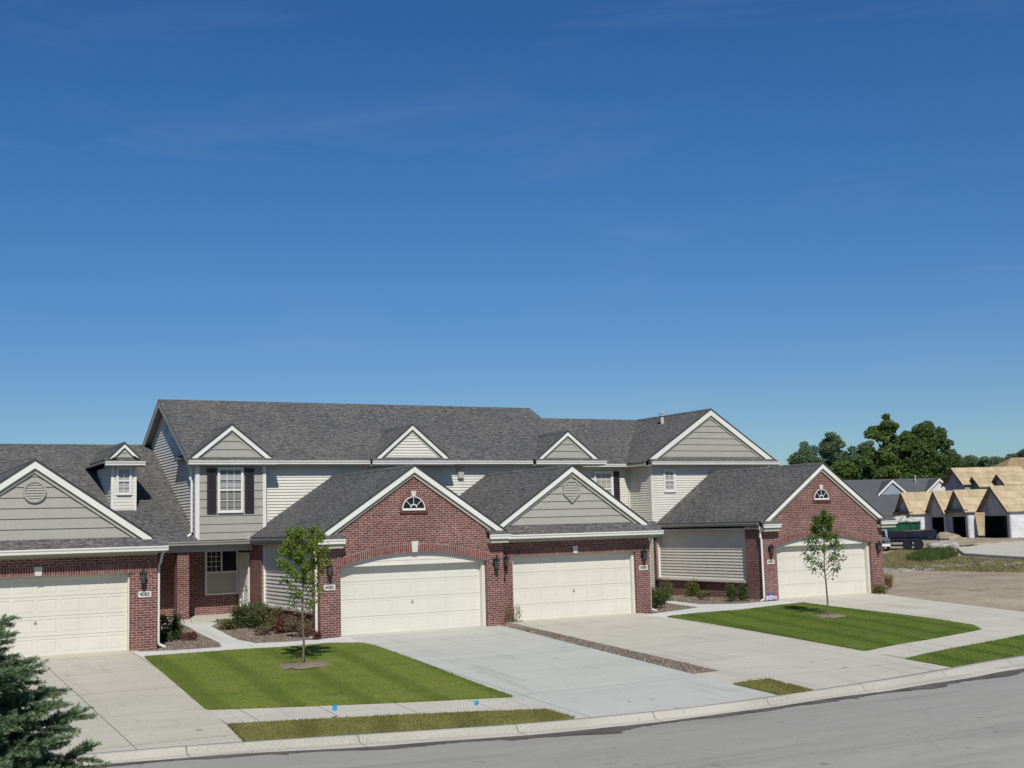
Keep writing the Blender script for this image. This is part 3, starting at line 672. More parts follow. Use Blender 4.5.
MB().box(10.92, XM-.003, 42.84, 43.13, 5.50, 5.55).build('soffit', M_soffit, U2); MB().box(XM+.003, 26.8, 42.84, 43.13, 5.50, 5.55).build('soffit', M_soffit, U3)
gutter(U2, (13.55, 42.83, 5.70), (17.25, 42.83, 5.70), -Y_); gutter(U3, (20.45, 42.83, 5.70), (24.1, 42.83, 5.70), -Y_)
# bay of house 2
by = 42.72; bx0, bx1 = 10.84, 13.26
t = MB(); siding(t, [(bx0, by, 2.98), (bx1, by, 2.98), (bx1, by, 5.6), (bx0, by, 5.6)], (0, -1, 0), .285, .025, .1); t.build('bay_wall', M_greysid, U2)
t = MB(); siding(t, [(bx0, by, 2.98), (bx0, 43.2, 2.98), (bx0, 43.2, 5.6), (bx0, by, 5.6)], (-1, 0, 0), .2, .02)
t.build('bay_side_wall', M_cream, U2); MB().box(bx1-.02, bx1, by+.01, 43.14, 2.98, 5.6).build('bay_side_wall', M_cream, U2)
for q in ((bx0-.03, bx0+.11), (bx1-.09, bx1+.03)): MB().box(q[0], q[1], by-.03, by+.1, 2.98, 5.55).build('corner_board', M_white, U2)
window(U2, (12.02, by-.026), X_, -Y_, .80, 3.94, 5.42, 3, (2, 2), .55, .05)
shutter(U2, (0, by-.026), X_, -Y_, 11.20, 11.52, 3.9, 5.42); shutter(U2, (0, by-.026), X_, -Y_, 12.52, 12.84, 3.9, 5.42)
gable_pent(U2, 12.05, 1.42, 42.44, 42.70, 5.66, 5.80, 6.93, 45.2, M_greysid, .285, (10.50, 13.60), .14, .12, by-.005, .1)
gable_pent(U2, 18.88, 1.48, 42.44, 42.70, 5.66, 5.80, 7.03, 45.2, M_cream, .107, (17.2, 20.5), .13, .12, 43.1)
gable_pent(U3, 25.62, 1.38, 42.44, 42.70, 5.66, 5.80, 6.86, 45.2, M_greysid, .285, (24.05, 27.28), .13, .12, 43.1, .1)
downspout(U2, (10.78, 42.8), (-1, 0, 0), 0, 5.5, 3.12, off=.12, kick=.1)
MB().box(20.95, 21.18, 43.02, 43.12, 5.05, 5.42).build('wall_vent', M_soffit, U3)
# garage of house 2
c, Yb = 15.94, 35.95
dl, dr = 13.48, 18.44
garage_front(U2, c, 3.11, Yb, dl, dr, 2.10, .36, 2.93, 4.98)
zf = lambda x: archz(min(1, max(0, (x-dl)/(dr-dl))), 2.10, .36)
soldier(U2, dl-.12, dr+.1, Yb, zf, .32)
keystone(U2, 15.93, Yb, 2.46, .34, .2)
garage_door(U2, (dl+dr)/2, 36.27, dr-dl)
t = MB(); siding(t, [(dl, 36.06, 2.08)]+[(dr, 36.06, 2.08)]+[(dl+(dr-dl)*q, 36.06, archz(q, 2.10, .355)) for q in ARC[::-1]], (0, -1, 0), .14, .012, 2.08)
t.build('arch_panel', M_cream, U2)
t = MB(); t.box(dl, dr, 36.08, 36.30, 2.10, 2.16); t.box(dr-.11, dr, 36.1, 36.28, .02, 2.10); t.box(dl, dl+.05, 36.14, 36.28, .02, 2.10); t.build('door_jamb', M_door, U2)
fan_window(U2, 15.92, Yb, 3.80, .39)
gable_roof(U2, 15.92, 3.20, 35.80, 43.12, 3.00, 5.13, .16)
t = MB(); t.box(12.84, 13.14, Yb+.30, 43.2, -.2, .66); t.box(12.84, 13.14, Yb+.30, 36.70, .66, 2.9); t.box(12.84, 13.14, 41.85, 43.2, .66, 2.9); t.build('side_wall', M_brick, U2); MB().box(18.75, 19.05, Yb+.30, 43.1, -.2, 2.9).build('side_wall', M_brick, U2)
t = MB(); siding(t, [(12.99, 36.70, .74), (12.99, 41.85, .74), (12.99, 41.85, 2.8), (12.99, 36.70, 2.8)], (-1, 0, 0), .125, .030); t.build('siding_panel', M_cream, U2)
t = MB(); t.box(12.90, 12.99, 36.705, 36.78, .74, 2.75); t.box(12.90, 12.99, 41.77, 41.845, .74, 2.75); t.box(12.89, 12.99, 36.78, 41.77, .70, .78); t.build('panel_trim', M_white, U2)
MB().box(12.75, 12.96, 36.62, 41.93, .665, .70).build('brick_sill', M_sill, U2)
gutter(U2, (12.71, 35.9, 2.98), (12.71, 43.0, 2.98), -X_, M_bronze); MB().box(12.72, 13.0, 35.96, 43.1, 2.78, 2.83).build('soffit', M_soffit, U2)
for xa, xb in ((12.66, 13.52), (18.42, 19.14)):
    t = MB(); t.box(xa+.04, xb-.04, 35.66, Yb-.002, 2.66, 2.80); t.build('cornice_return', M_soffit, U2)
    gutter(U2, (xa, 35.66, 2.93), (xb, 35.66, 2.93), -Y_, h=.14)
    MB().slab([(xa, 35.62, 2.93), (xb, 35.62, 2.93), (xb, Yb-.002, 3.08), (xa, Yb-.002, 3.08)], (0, 0, .035)).build('return_roof', M_shingle, U2)
downspout(U2, (12.84, 36.12), (-1, 0, 0), 0, 2.84, .03, off=.14, kick=.2)
# porch between houses 1 and 2
gutter(U2, (8.25, 42.52, 2.95), (12.7, 42.52, 2.95), -Y_, M_bronze)
MB().box(8.1, 12.8, 42.55, 44.5, 2.76, 2.81).build('porch_ceiling', M_soffit, U2)
t = MB(); t.box(8.1, 12.8, 42.7, 42.95, 2.60, 2.76); t.build('porch_beam', M_soffit, U2)
MB().box(10.22, 10.62, 42.75, 43.15, .0, 2.60).build('brick_pillar', M_brick, U2)
t = MB(); t.box(8.1, 11.63, 44.5, 44.7, .2, 2.8); t.box(12.77, 14, 44.5, 44.7, .2, 2.8); t.box(11.63, 12.77, 44.5, 44.7, .2, 1.08); t.box(11.63, 12.77, 44.5, 44.7, 2.6, 2.8); t.build('brick_wall', M_brick, U2)
t = MB(); t.box(11.60, 12.80, 44.44, 44.5, 1.04, 1.10); t.box(11.60, 12.80, 44.44, 44.5, 2.56, 2.62); t.box(11.60, 11.67, 44.44, 44.5, 1.1, 2.56); t.box(12.73, 12.80, 44.44, 44.5, 1.1, 2.56); t.box(12.17, 12.22, 44.45, 44.5, 1.83, 2.56); t.box(11.67, 12.73, 44.45, 44.5, 1.80, 1.86)
pw = t.build('window', M_white, U2); MB().box(11.67, 12.73, 44.47, 44.5, 1.1, 1.80).build('spandrel_panel', M_soffit, pw); MB().box(11.67, 12.73, 44.49, 44.5, 1.86, 2.56).build('pane', M_glassd, pw)
t = MB(); [t.box(11.67+.5*i/3-.008, 11.67+.5*i/3+.008, 44.478, 44.489, 1.86, 2.56) for i in (1, 2)]; [t.box(11.67, 12.17, 44.479, 44.488, 1.86+.7*i/4-.008, 1.86+.7*i/4+.008) for i in (1, 2, 3)]; t.build('muntin', M_white, pw)
MB().box(8.9, 12.5, 42.55, 44.5, .0, .36).build('porch_slab', M_walk, U2)
t = MB(); t.box(12.80, 12.87, 43.22, 43.34, .3, 2.5); t.box(12.80, 12.87, 44.28, 44.4, .3, 2.5); t.box(12.80, 12.87, 43.34, 44.28, 2.38, 2.5); ed = t.build('entry_door', M_white, U2)
t = MB(); t.box(12.84, 12.89, 43.34, 44.28, .36, 2.38); [t.box(12.82, 12.84, 43.34+.12+.46*i, 43.34+.36+.46*i, z0, z1) for i in (0, 1) for z0, z1 in ((.5, 1.1), (1.22, 1.95), (2.05, 2.28))]; t.build('door_leaf', M_white, ed)
MB().tube([(12.80, 43.44, 1.32), (12.76, 43.44, 1.32)], .03, 8).build('knob', M_black, ed)
MB().box(12.86, 13.1, 43.2, 44.5, .0, 2.8).build('side_wall', M_brick, U2)
# garage of house 3
c, Yb = 22.30, 36.95
garage_front(U3, c, 3.14, Yb, 19.92, 24.84, 2.18, 0, 2.80)
soldier(U3, 19.18, 25.42, Yb, lambda x: 2.18, .24)
keystone(U3, 22.36, Yb, 2.20, .25, .18)
garage_door(U3, 22.41, 37.20, 4.86)
t = MB(); t.box(24.74, 24.84, Yb+.12, 37.22, .02, 2.17); t.box(19.95, 20.0, Yb+.12, 37.22, .02, 2.17); t.box(20.0, 24.74, Yb+.12, 37.22, 2.12, 2.175); t.build('door_jamb', M_door, U3)
for q in ((25.14, 25.44, Yb+.30, 43.2, -.3, 2.8), (19.22, 19.4, Yb+.31, 43, -.2, 2.8)): MB().box(*q).build('side_wall', M_brick, U3)
gable_pent(U3, 22.25, 3.02, 36.50, 36.92, 2.87, 3.17, 5.17, 43.12, M_greysid, .26, (18.92, 25.72), .16, .16, Yb, .08)
louver(U3, 22.26, 36.92-.03, 4.27, [(-.33, .28), (-.33, -.05), (0, -.36), (.33, -.05), (.33, .28), (.18, .42), (-.18, .42)], M_greysid)
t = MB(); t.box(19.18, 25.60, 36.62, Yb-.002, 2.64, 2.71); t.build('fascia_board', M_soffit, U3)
MB().box(25.45, 25.72, 36.96, 43, 2.70, 2.74).build('soffit', M_soffit, U3)
gutter(U3, (25.55, 36.64, 2.98), (25.55, 43, 2.98), X_, M_bronze)
downspout(U3, (25.44, 37.1), (1, 0, 0), 0, 2.80, .05, off=.26, kick=.2)
# ---- house 4
rf = MB(); rf.slab([(27.2, 47.55, 5.82), (33.0, 47.55, 5.82), (36.0, 52.1, 8.26), (27.2, 52.1, 8.26)], (0, 0, .05)); rf.slab([(27.2, 56.6, 5.82), (39.0, 56.6, 5.82), (39.0, 52.1, 8.26), (27.2, 52.1, 8.26)], (0, 0, .05)); rf.build('roof', M_shingle, U4)
t = MB(); siding(t, [(26.6, 48, -.1), (32.1, 48, -.1), (32.1, 48, 5.75), (26.6, 48, 5.75)], (0, -1, 0), .107, .027); t.build('recessed_wall', M_cream, U4)
MB().box(26.65, 32, 47.6, 47.99, 5.64, 5.69).build('soffit', M_soffit, U4)
gutter(U4, (27.2, 47.6, 5.84), (31.8, 47.6, 5.84), -Y_)
window(U4, (30.66, 47.98), X_, -Y_, .86, 4.0, 5.46, 3, (2, 2), .0, .08)
shutter(U4, (0, 47.98), X_, -Y_, 31.18, 31.5, 3.96, 5.52)
dx0, dx1, dy = 32.05, 38.75, 46.2
t = MB(); siding(t, [(dx0, dy, 0), (dx0, 56, 0), (dx0, 56, 5.78), (dx0, dy, 5.78)], (-1, 0, 0), .107, .027); t.build('side_wall', M_cream, U4)
t = MB(); siding(t, [(dx0, dy, 2.5), (dx1, dy, 2.5), (dx1, dy, 5.78), (dx0, dy, 5.78)], (0, -1, 0), .107, .027); t.build('siding_wall', M_cream, U4)
t = MB(); t.box(dx1-.02, dx1, dy+.02, 56, -.2, 5.78); t.box(27, dx1, 55.9, 56, -.2, 5.78); t.build('rear_wall', M_cream, U4)
MB().box(dx0-.03, dx0+.09, dy-.03, dy+.09, 2.5, 5.72).build('corner_board', M_cream, U4); MB().box(31.97, 32.04, 47.9, 47.99, 2.5, 5.6).build('corner_board', M_cream, U4)
window(U4, (33.02, dy-.02), X_, -Y_, .52, 4.56, 5.46, 2, (2, 2), .5, .07)
gable_pent(U4, 35.42, 3.52, 45.80, 46.17, 5.83, 6.02, 8.26, 52.3, M_greysid, .285, (31.84, 39.12), .225, .14, dy-.005, .1)
MB().slab([(31.62, 46.03, 5.82), (31.92, 46.03, 6.01), (31.92, 48.6, 6.01), (31.62, 48.6, 5.82)], (0, 0, .05)).build('eave_roof', M_shingle, U4); MB().box(31.64, 31.68, 46.05, 47.9, 5.68, 5.82).build('fascia_board', M_soffit, U4); MB().box(31.8, 32.04, 45.95, 47.9, 5.66, 5.70).build('soffit', M_soffit, U4)
c, Yb = 35.40, 38.95; dl, dr = 32.90, 37.94
garage_front(U4, c, 3.17, Yb, dl, dr, 2.10, .36, 2.98, 5.20)
zf4 = lambda x: archz(min(1, max(0, (x-dl)/(dr-dl))), 2.10, .36)
soldier(U4, dl-.12, dr+.1, Yb, zf4, .32)
keystone(U4, (dl+dr)/2, Yb, 2.46, .34, .2)
garage_door(U4, (dl+dr)/2, 39.27, dr-dl)
t = MB(); siding(t, [(dl, 39.06, 2.08), (dr, 39.06, 2.08)]+[(dl+(dr-dl)*q, 39.06, archz(q, 2.10, .355)) for q in ARC[::-1]], (0, -1, 0), .14, .012, 2.08); t.build('arch_panel', M_cream, U4)
t = MB(); t.box(dl, dr, 39.08, 39.30, 2.10, 2.16); t.box(dr-.11, dr, 39.1, 39.28, .02, 2.10); t.box(dl, dl+.05, 39.14, 39.28, .02, 2.10); t.build('door_jamb', M_door, U4)
fan_window(U4, 35.37, Yb, 3.95, .39)
gable_roof(U4, 35.42, 3.24, 38.80, 46.18, 3.06, 5.37, .16)
t = MB(); t.box(32.23, 32.53, Yb+.30, 47.9, -.3, .62); t.box(32.23, 32.53, Yb+.30, 40.05, .62, 2.9); t.box(32.23, 32.53, 46.3, 47.9, .62, 2.9); t.build('side_wall', M_brick, U4); MB().box(38.27, 38.57, Yb+.30, 50, -.3, 2.95).build('side_wall', M_brick, U4)
t = MB(); siding(t, [(32.39, 40.05, .70), (32.39, 46.3, .70), (32.39, 46.3, 2.8), (32.39, 40.05, 2.8)], (-1, 0, 0), .125, .030); t.build('siding_panel', M_cream, U4)
t = MB(); t.box(32.29, 32.39, 40.055, 40.14, .70, 2.75); t.box(32.29, 32.39, 46.2, 46.295, .70, 2.75); t.box(32.28, 32.39, 40.14, 46.2, .66, .76); t.build('panel_trim', M_white, U4)
MB().box(32.12, 32.35, 39.95, 46.4, .625, .66).build('brick_sill', M_sill, U4)
gutter(U4, (32.14, 38.98, 3.05), (32.14, 46.1, 3.05), -X_, M_bronze); MB().box(32.1, 32.4, 38.96, 46.1, 2.80, 2.85).build('soffit', M_soffit, U4)
MB().box(32.1, 32.22, 46.1, 47.9, 2.80, 2.95).build('fascia_board', M_soffit, U4)
for xa, xb in ((32.04, 32.9), (38.28, 39.15)):
    t = MB(); t.box(xa+.04, xb-.04, 38.66, Yb-.002, 2.70, 2.84); t.build('cornice_return', M_soffit, U4)
    gutter(U4, (xa, 38.66, 2.98), (xb, 38.66, 2.98), -Y_, h=.14)
    MB().slab([(xa, 38.62, 2.98), (xb, 38.62, 2.98), (xb, Yb-.002, 3.13), (xa, Yb-.002, 3.13)], (0, 0, .035)).build('return_roof', M_shingle, U4)
downspout(U4, (32.23, 38.95), (-1, 0, 0), 0, 2.9, -.02, off=.12, kick=.16)
vp = MB().tube([(33.6, 49.9, 7.0), (33.6, 49.9, 8.45)], .07, 10)
vp = MB(); vx, vy = 34.73, 48.94
vp.tube([(vx, vy, 7.5), (vx, vy, 8.22)], .085, 10); vp.tube([(vx, vy, 8.22), (vx, vy, 8.27)], .15, 12); vp.tube([(vx, vy, 8.33), (vx, vy, 8.39)], .14, 12); vp.tube([(vx, vy, 8.25), (vx, vy, 8.35)], .05, 8)
vp.build('flue_pipe', M_galv, U4)

# ------------------------------------------------------------------ lanterns and number plates
def lantern():
    t = thing('wall_lantern', (0, 0, 0), 'x', 'wall lantern', 'black wall lanterns beside the garage doors')
    k = MB(); k.box(-.055, .055, -.02, 0, -.12, .12); k.tube([(0, -.02, .02), (0, -.10, .10), (0, -.17, .17)], .012, 6); k.build('bracket', M_black, t)
    g = MB(); g.lathe([(.055, -.20), (.085, .06)], (0, -.17, 0), 6); g.build('lantern_glass', M_lamp, t)
    f = MB(); f.lathe([(.012, -.30), (.03, -.24), (.065, -.20), (.065, -.185)], (0, -.17, 0), 6)
    f.lathe([(.105, .06), (.10, .08), (.045, .15), (.02, .20), (.012, .24)], (0, -.17, 0), 6)
    for j in range(6):
        a = 2*math.pi*j/6; f.tube([(.058*math.cos(a), -.17+.058*math.sin(a), -.2), (.09*math.cos(a), -.17+.09*math.sin(a), .06)], .009, 5)
    f.build('cage', M_black, t); return t
L0 = lantern()
for i, (x, y, z, lb) in enumerate(((7.66, 36.15, 2.06, 'black lantern on the brick pier between the leftmost garage door and a downspout'), (13.08, 35.95, 2.06, 'black lantern at the left of the arched garage door, partly behind young tree leaves'),
        (18.72, 35.95, 2.04, 'black lantern right of the arched door of the second garage, on its projecting pier'), (19.60, 36.95, 2.05, 'black lantern set back beside the pier, left of the third garage door'),
        (25.12, 36.95, 2.08, 'black lantern above the number plate right of the third garage door'), (32.52, 38.95, 2.0, 'black lantern left of the rightmost garage door above its number plate'), (38.24, 38.95, 1.95, 'black lantern at the far right brick pier'))):
    o = L0 if i == 0 else copy_tree(L0)
    o.location = (x, y, z); o['label'] = lb; o.scale = (1.0, 1.0, 1.0)
M_num = plain('black_numeral', (.06, .06, .06), .5, .3)
for x, y, z, tx, lb in ((7.73, 36.15, 1.56, '4083', 'pale stone plate reading 4083 under the lantern of the leftmost garage'), (13.12, 35.95, 1.50, '4085', 'pale stone plate reading 4085 on the brick left of the arched second garage'),
        (25.14, 36.95, 1.60, '4089', 'pale stone plate reading 4089 right of the third garage door'), (32.56, 38.95, 1.50, '4093', 'pale stone plate reading 4093 beside the rightmost garage door')):
    t = thing('house_number_plate', (x, y, z), lb, 'house number', 'house number plates')
    w = .18; MB().box(x-w, x+w, y-.03, y-.001, z-.085, z+.085).build('plate', M_stone, t)
    cu = bpy.data.curves.new('numerals', 'FONT'); cu.body = tx; cu.size = .135; cu.align_x = 'CENTER'; cu.align_y = 'CENTER'; cu.extrude = .004; cu.offset = .001
    to = bpy.data.objects.new('tmp', cu); C.objects.link(to); dg = bpy.context.evaluated_depsgraph_get(); me = bpy.data.meshes.new_from_object(to.evaluated_get(dg)); bpy.data.objects.remove(to)
    me.materials.clear(); me.materials.append(M_num); no = bpy.data.objects.new('numerals', me); C.objects.link(no); no.parent = t; no.rotation_euler = (math.pi/2, 0, 0); no.location = (0, -.035, 0)

# ------------------------------------------------------------------ plants
def leaves(pts, size, mat, name, parent, squash=1., quad=True):
    """one small leaf-shaped face at every point"""
    pts = np.asarray(pts); n_ = len(pts); a = rng.normal(size=(n_, 3)); a /= np.linalg.norm(a, axis=1)[:, None]
    b = rng.normal(size=(n_, 3)); b -= a*(a*b).sum(1)[:, None]; b /= np.linalg.norm(b, axis=1)[:, None]
    s = size*rng.uniform(.6, 1.35, n_)[:, None]
    V = np.stack([pts-a*s, pts-b*s*.45, pts+a*s, pts+b*s*.45], 1).reshape(-1, 3)
    return np_mesh(name, V, np.arange(n_*4).reshape(-1, 4), mat, parent)
M_l1 = leafmat('young_leaf', (.16, .225, .028), (.26, .32, .055), 3, .4)
M_l2 = leafmat('young_leaf_dark', (.10, .185, .026), (.17, .26, .045), 3, .4)
def young_tree(loc, h, prof, nleaf, mat, label, seed, lean=0, r0=.035, base=.33):
    r = np.random.default_rng(seed); rd = random.Random(seed)
    t = thing('young_tree', loc, label, 'tree', 'young staked street trees')
    tr = MB(); pts = [(lean*k_/6+.02*math.sin(k_*1.7), .015*math.cos(k_*2.1), h*.93*k_/6) for k_ in range(7)]; pts = [(a+loc[0], b_+loc[1], c_+loc[2]) for a, b_, c_ in pts]
    tr.tube(pts, r0, 8, .008); tr.build('trunk', M_wood, t, smooth=True)
    br = MB(); L = []
    for i in range(30):
        f = base+(.93-base)*(i+.3)/30; z = h*f; wd_ = np.interp(f, prof[0], prof[1]); an = i*2.4+rd.uniform(-.3, .3)
        px_ = lean*f; dx, dy_ = math.cos(an)*wd_, math.sin(an)*wd_; up = .25*h*(.25+.3*(1-f))*rd.uniform(.7, 1.2)
        q = [Vector((px_+dx*s, dy_*s, z-.0+up*s**.8)) for s in (0, .35, .7, 1)]
        br.tube([v+Vector(loc) for v in q], .010, 4, .003)
        dn = np.interp(f, prof[0], prof[2]); m_ = int(nleaf*dn/30)
        for j in range(m_):
            s = rd.uniform(.25, 1.08)**.7; v = q[0].lerp(q[3], s); v.z = z+up*max(0, s)**.8
            L.append(v+Vector((rd.gauss(0, .055), rd.gauss(0, .055), rd.gauss(0, .07))))
    br.build('branches', M_wood, t)
    leaves([tuple(v) for v in L], .045, mat, 'foliage', t)
    return t
g1 = G(303, 668); g2 = G(828, 618)
young_tree((g1[0], g1[1], gz(*g1)+.05), 3.48, ([.3, .45, .6, .72, .85, 1], [.35, .5, .52, .66, .55, .12], [.25, .35, .9, 1.8, 2.0, 1.6]), 3800, M_l1, 'slender young tree with a dense round bright green top on the left lawn', 5, .03)
young_tree((g2[0], g2[1], gz(*g2)+.05), 3.62, ([.3, .45, .6, .72, .85, 1], [.55, .75, .7, .38, .32, .1], [.5, .7, .9, 1.7, 2.2, 1.8]), 3000, M_l2, 'slender young tree with sparse lower twigs and narrow top on the right lawn', 9, -.02)
def mulch_ring(g_, rad, label):
    pts = []; rr_ = np.random.default_rng(2)
    V = [(0, 0, .05)]; k = 22
    for ring, (q, z) in enumerate(((.45, .045), (.8, .025), (1, -.02))):
        for j in range(k):
            a = 2*math.pi*j/k; e = 1+.10*math.sin(3*a+ring)+rr_.normal()*.10; V.append((rad*q*e*math.cos(a)*1.15, rad*q*e*math.sin(a), z+rr_.normal()*.012))
    F = [(0, 1+j, 1+(j+1) % k) for j in range(k)]
    for ring in range(2):
        for j in range(k):
            a, b_, c_, d_ = 1+ring*k+j, 1+ring*k+(j+1) % k, 1+(ring+1)*k+(j+1) % k, 1+(ring+1)*k+j; F += [(a, d_, c_), (a, c_, b_)]
    o = np_mesh('mulch_ring', V, F, M_mulch2); o.location = (g_[0], g_[1], gz(*g_)+.07); return tag(o, label, 'mulch', 'mulch rings round the young trees')
M_mulch2 = plain('mulch_dry', (.27, .22, .175), .95, .1, .25, 9, c2=(.15, .12, .09), fine=60)
mulch_ring(g1, .62, 'brown mulch ring round the trunk of the left young tree'); mulch_ring(g2, .60, 'brown mulch ring round the trunk of the right young tree')
M_mulch3 = plain('mulch_chip', (.42, .35, .29), .95, .1, .3, 30, c2=(.12, .09, .07))
SH = dict(green=leafmat('shrub_green', (.055, .095, .025), (.11, .155, .045), 6), olive=leafmat('shrub_olive', (.12, .13, .045), (.19, .18, .07), 6), red=leafmat('shrub_red', (.16, .055, .05), (.21, .11, .08), 6), brown=leafmat('shrub_brown', (.18, .14, .085), (.24, .19, .11), 6), lime=leafmat('shrub_lime', (.12, .14, .03), (.18, .19, .05), 6), tan=leafmat('shrub_tan', (.35, .24, .12), (.42, .32, .17), 6))
def shrub(px, py, w, h, kind, label, dens=1., dz=0, group='foundation shrubs', name='shrub', leaf=.036):
    g_ = G(px, py); x, y = g_; z = gz(x, y)+.01
    t = thing(name, (x, y, z), label, 'shrub', group); rd = np.random.default_rng(int(px*7+py))
    st = MB()
    for i in range(9):
        a = rd.uniform(0, 6.28); q = rd.uniform(.3, .85); st.tube([(x, y, z), (x+.5*q*w/2*math.cos(a), y+.5*q*w/2*math.sin(a), z+h*.45), (x+q*w/2*math.cos(a), y+q*w/2*math.sin(a), z+h*rd.uniform(.7, .95))], .009, 4, .003)
    st.build('stems', M_wood, t)
    # clumps around the shoot ends
    nC = 16; th = rd.uniform(0, 6.28, nC); ph = rd.uniform(0, 1, nC); R = rd.uniform(.45, .8, nC)
    cx_ = np.stack([w*.55*R*np.cos(th), w*.55*R*np.sin(th), h*(.18+.66*ph)], 1)
    N = int(1700*dens*w*h/.35); ci = rd.integers(0, nC, N)
    p = cx_[ci]+rd.normal(size=(N, 3))*np.array([w*.12, w*.12, h*.13]); p[:, 2] = np.clip(p[:, 2], .02, None)
    leaves(p, leaf, SH[kind], 'foliage', t); return t
for a in ((166.5, 641, .78, .72, 'green', 'rounded dark green shrub beside the downspout of the leftmost garage', 1.2), (188, 641, .42, .24, 'red', 'low reddish shrub between the leftmost garage and the entry path', 1),
          (227, 630, .62, .34, 'olive', 'low olive shrub at the corner of the entry path', .8), (250, 628, .95, .75, 'green', 'dark green shrub below the white door jamb, leftmost under the panelled wall', 1.3),
          (270, 631, .8, .72, 'olive', 'olive green shrub under the left end of the panelled wall', 1), (286, 634, .6, .6, 'red', 'dark red shrub under the middle of the panelled wall', 1), (262, 636, .5, .28, 'brown', 'small brown shrub in the mulch in front of the dark green shrub', .7),
          (300, 638, .85, .66, 'brown', 'twiggy brown shrub behind the trunk of the left young tree', .45), (316, 641, .3, .26, 'red', 'little red shrub at the foot of the downspout of the arched garage', 1),
          (657, 609, .8, .85, 'green', 'green shrub right beside the third garage pier', 1.0), (667, 600, .6, .8, 'olive', 'loose olive shrub behind the green one by the third garage', .5), (693, 597, .62, .7, 'lime', 'yellow green shrub under the siding panel of the rightmost house, left one', .9),
          (704, 601, .5, .38, 'olive', 'small olive shrub between the two larger ones under the right siding panel', .7), (737, 602, .75, .72, 'green', 'leafy green shrub under the right end of the siding panel', 1),
          (880, 594.5, .55, .42, 'lime', 'yellow green weed clump at the outer corner of the rightmost garage', .6), (888, 588, .45, .6, 'tan', 'dry tan shrub standing beyond the rightmost brick pier', 1.3)):
    shrub(*a)
# climbing plant beside the second pier
g_ = G(507, 628); t = thing('climbing_plant', (19.55, 36.6, 0), 'thin green climbing plant against the pier between second and third garage', 'plant')
st = MB(); P_ = []
for i in range(5):
    x0 = 19.5+.13*i; q = [(x0+.02*math.sin(k*2+i), 36.72+.05*math.cos(k+i), .02+k*.17) for k in range(5 if i < 2 else 4)]; st.tube(q, .006, 4, .003)
    for k in range(75):
        s = random.random()*(len(q)-1); j = int(s); v = Vector(q[j]).lerp(Vector(q[min(j+1, len(q)-1)]), s-j); P_.append((v.x-19.55+random.gauss(0, .05), v.y-36.6+random.gauss(0, .05), v.z+random.gauss(0, .05)))
st.build('stems', M_wood, t); leaves(P_, .030, SH['lime'], 'foliage', t)
def chips(name, polys, dens, label, mat, lo=.012, hi=.03, off=.03):
    VV = []
    for poly in polys:
        a = np.array(poly); l0, h0 = a.min(0), a.max(0); N = int((h0-l0).prod()*dens); x = rng.uniform(l0[0], h0[0], N); y = rng.uniform(l0[1], h0[1], N)
        k_ = inside(poly, x, y); x, y = x[k_], y[k_]; n_ = len(x); z = np.array([gz(p_, q_) for p_, q_ in zip(x, y)])+off
        c_ = np.stack([x, y, z+rng.uniform(0, .015, n_)], 1); u = rng.normal(size=(n_, 3))*[1, 1, .35]; u /= np.linalg.norm(u, axis=1)[:, None]; v = np.cross(u, rng.normal(size=(n_, 3))*[.3, .3, 1]); v /= np.linalg.norm(v, axis=1)[:, None]
        sz_ = rng.uniform(lo, hi, n_)[:, None]; VV.append(np.stack([c_-u*sz_, c_-v*sz_*.5, c_+u*sz_, c_+v*sz_*.5], 1).reshape(-1, 3))
    VV = np.concatenate(VV); return tag(np_mesh(name, VV, np.arange(len(VV)).reshape(-1, 4), mat), label, 'mulch', kind='stuff')
chips('mulch_chips', [P((137, 653.5), (180, 651), (220, 648), (214, 641), (203, 637), (180, 626), (160, 626), (158, 651)), P((213, 628.5), (223, 634), (239, 641.5), (256, 644), (290, 642.5), (330, 639), (318, 636), (262, 622), (240, 620))], 700, 'loose brown mulch chips in the beds beside the entry path', M_mulch3)
chips('mulch_chips', [[m1, m2, m3, m4]], 900, 'brown mulch chips in the narrow strip between the two driveways', M_mulch3)
chips('mulch_chips', [P((653, 613.5), (684, 609.5), (697, 608), (680, 605.5), (660, 603)), P((668, 600.5), (680, 602.5), (700, 604.7), (735, 604.3), (768, 601.5), (760, 598), (700, 596), (670, 596))], 500, 'brown mulch chips in the bed before the right siding panel', M_mulch3)
# splash blocks, bag, marker flags
M_bag = plain('lavender_plastic', (.46, .44, .58), .4, .4, .15, 9, c2=(.30, .28, .42))
x, y = G(771.5, 601); z = gz(x, y)
t = thing('plastic_bag', (x, y, z), 'crumpled lavender plastic bag with a dark top at the foot of the rightmost garage pier', 'bag')
def lump(name, c, s, mat, par, seed, amp=.25):
    r = np.random.default_rng(seed); bm = bmesh.new(); bmesh.ops.create_icosphere(bm, subdivisions=3, radius=1)
    d = r.normal(size=(6, 3)); 
    for v in bm.verts:
        n_ = sum(math.sin(3.1*v.co.dot(Vector(q))+i)*.3 for i, q in enumerate(d)); v.co = Vector((v.co.x*s[0], v.co.y*s[1], max(v.co.z, -.5)*s[2]))*(1+amp*n_)+Vector(c)
    me = bpy.data.meshes.new(name); bm.to_mesh(me); bm.free(); me.materials.append(mat); o = bpy.data.objects.new(name, me); C.objects.link(o); o.parent = par; return o
lump('bag_body', (0, 0, .10), (.28, .18, .12), M_bag, t, 3); lump('bag_top', (-.02, .03, .22), (.13, .11, .13), plain('dark_blue_plastic', (.10, .09, .22), .4, .4, .2, 9), t, 5, .3)
M_blue = plain('blue_flag', (.03, .35, .62), .5, .3, .05)
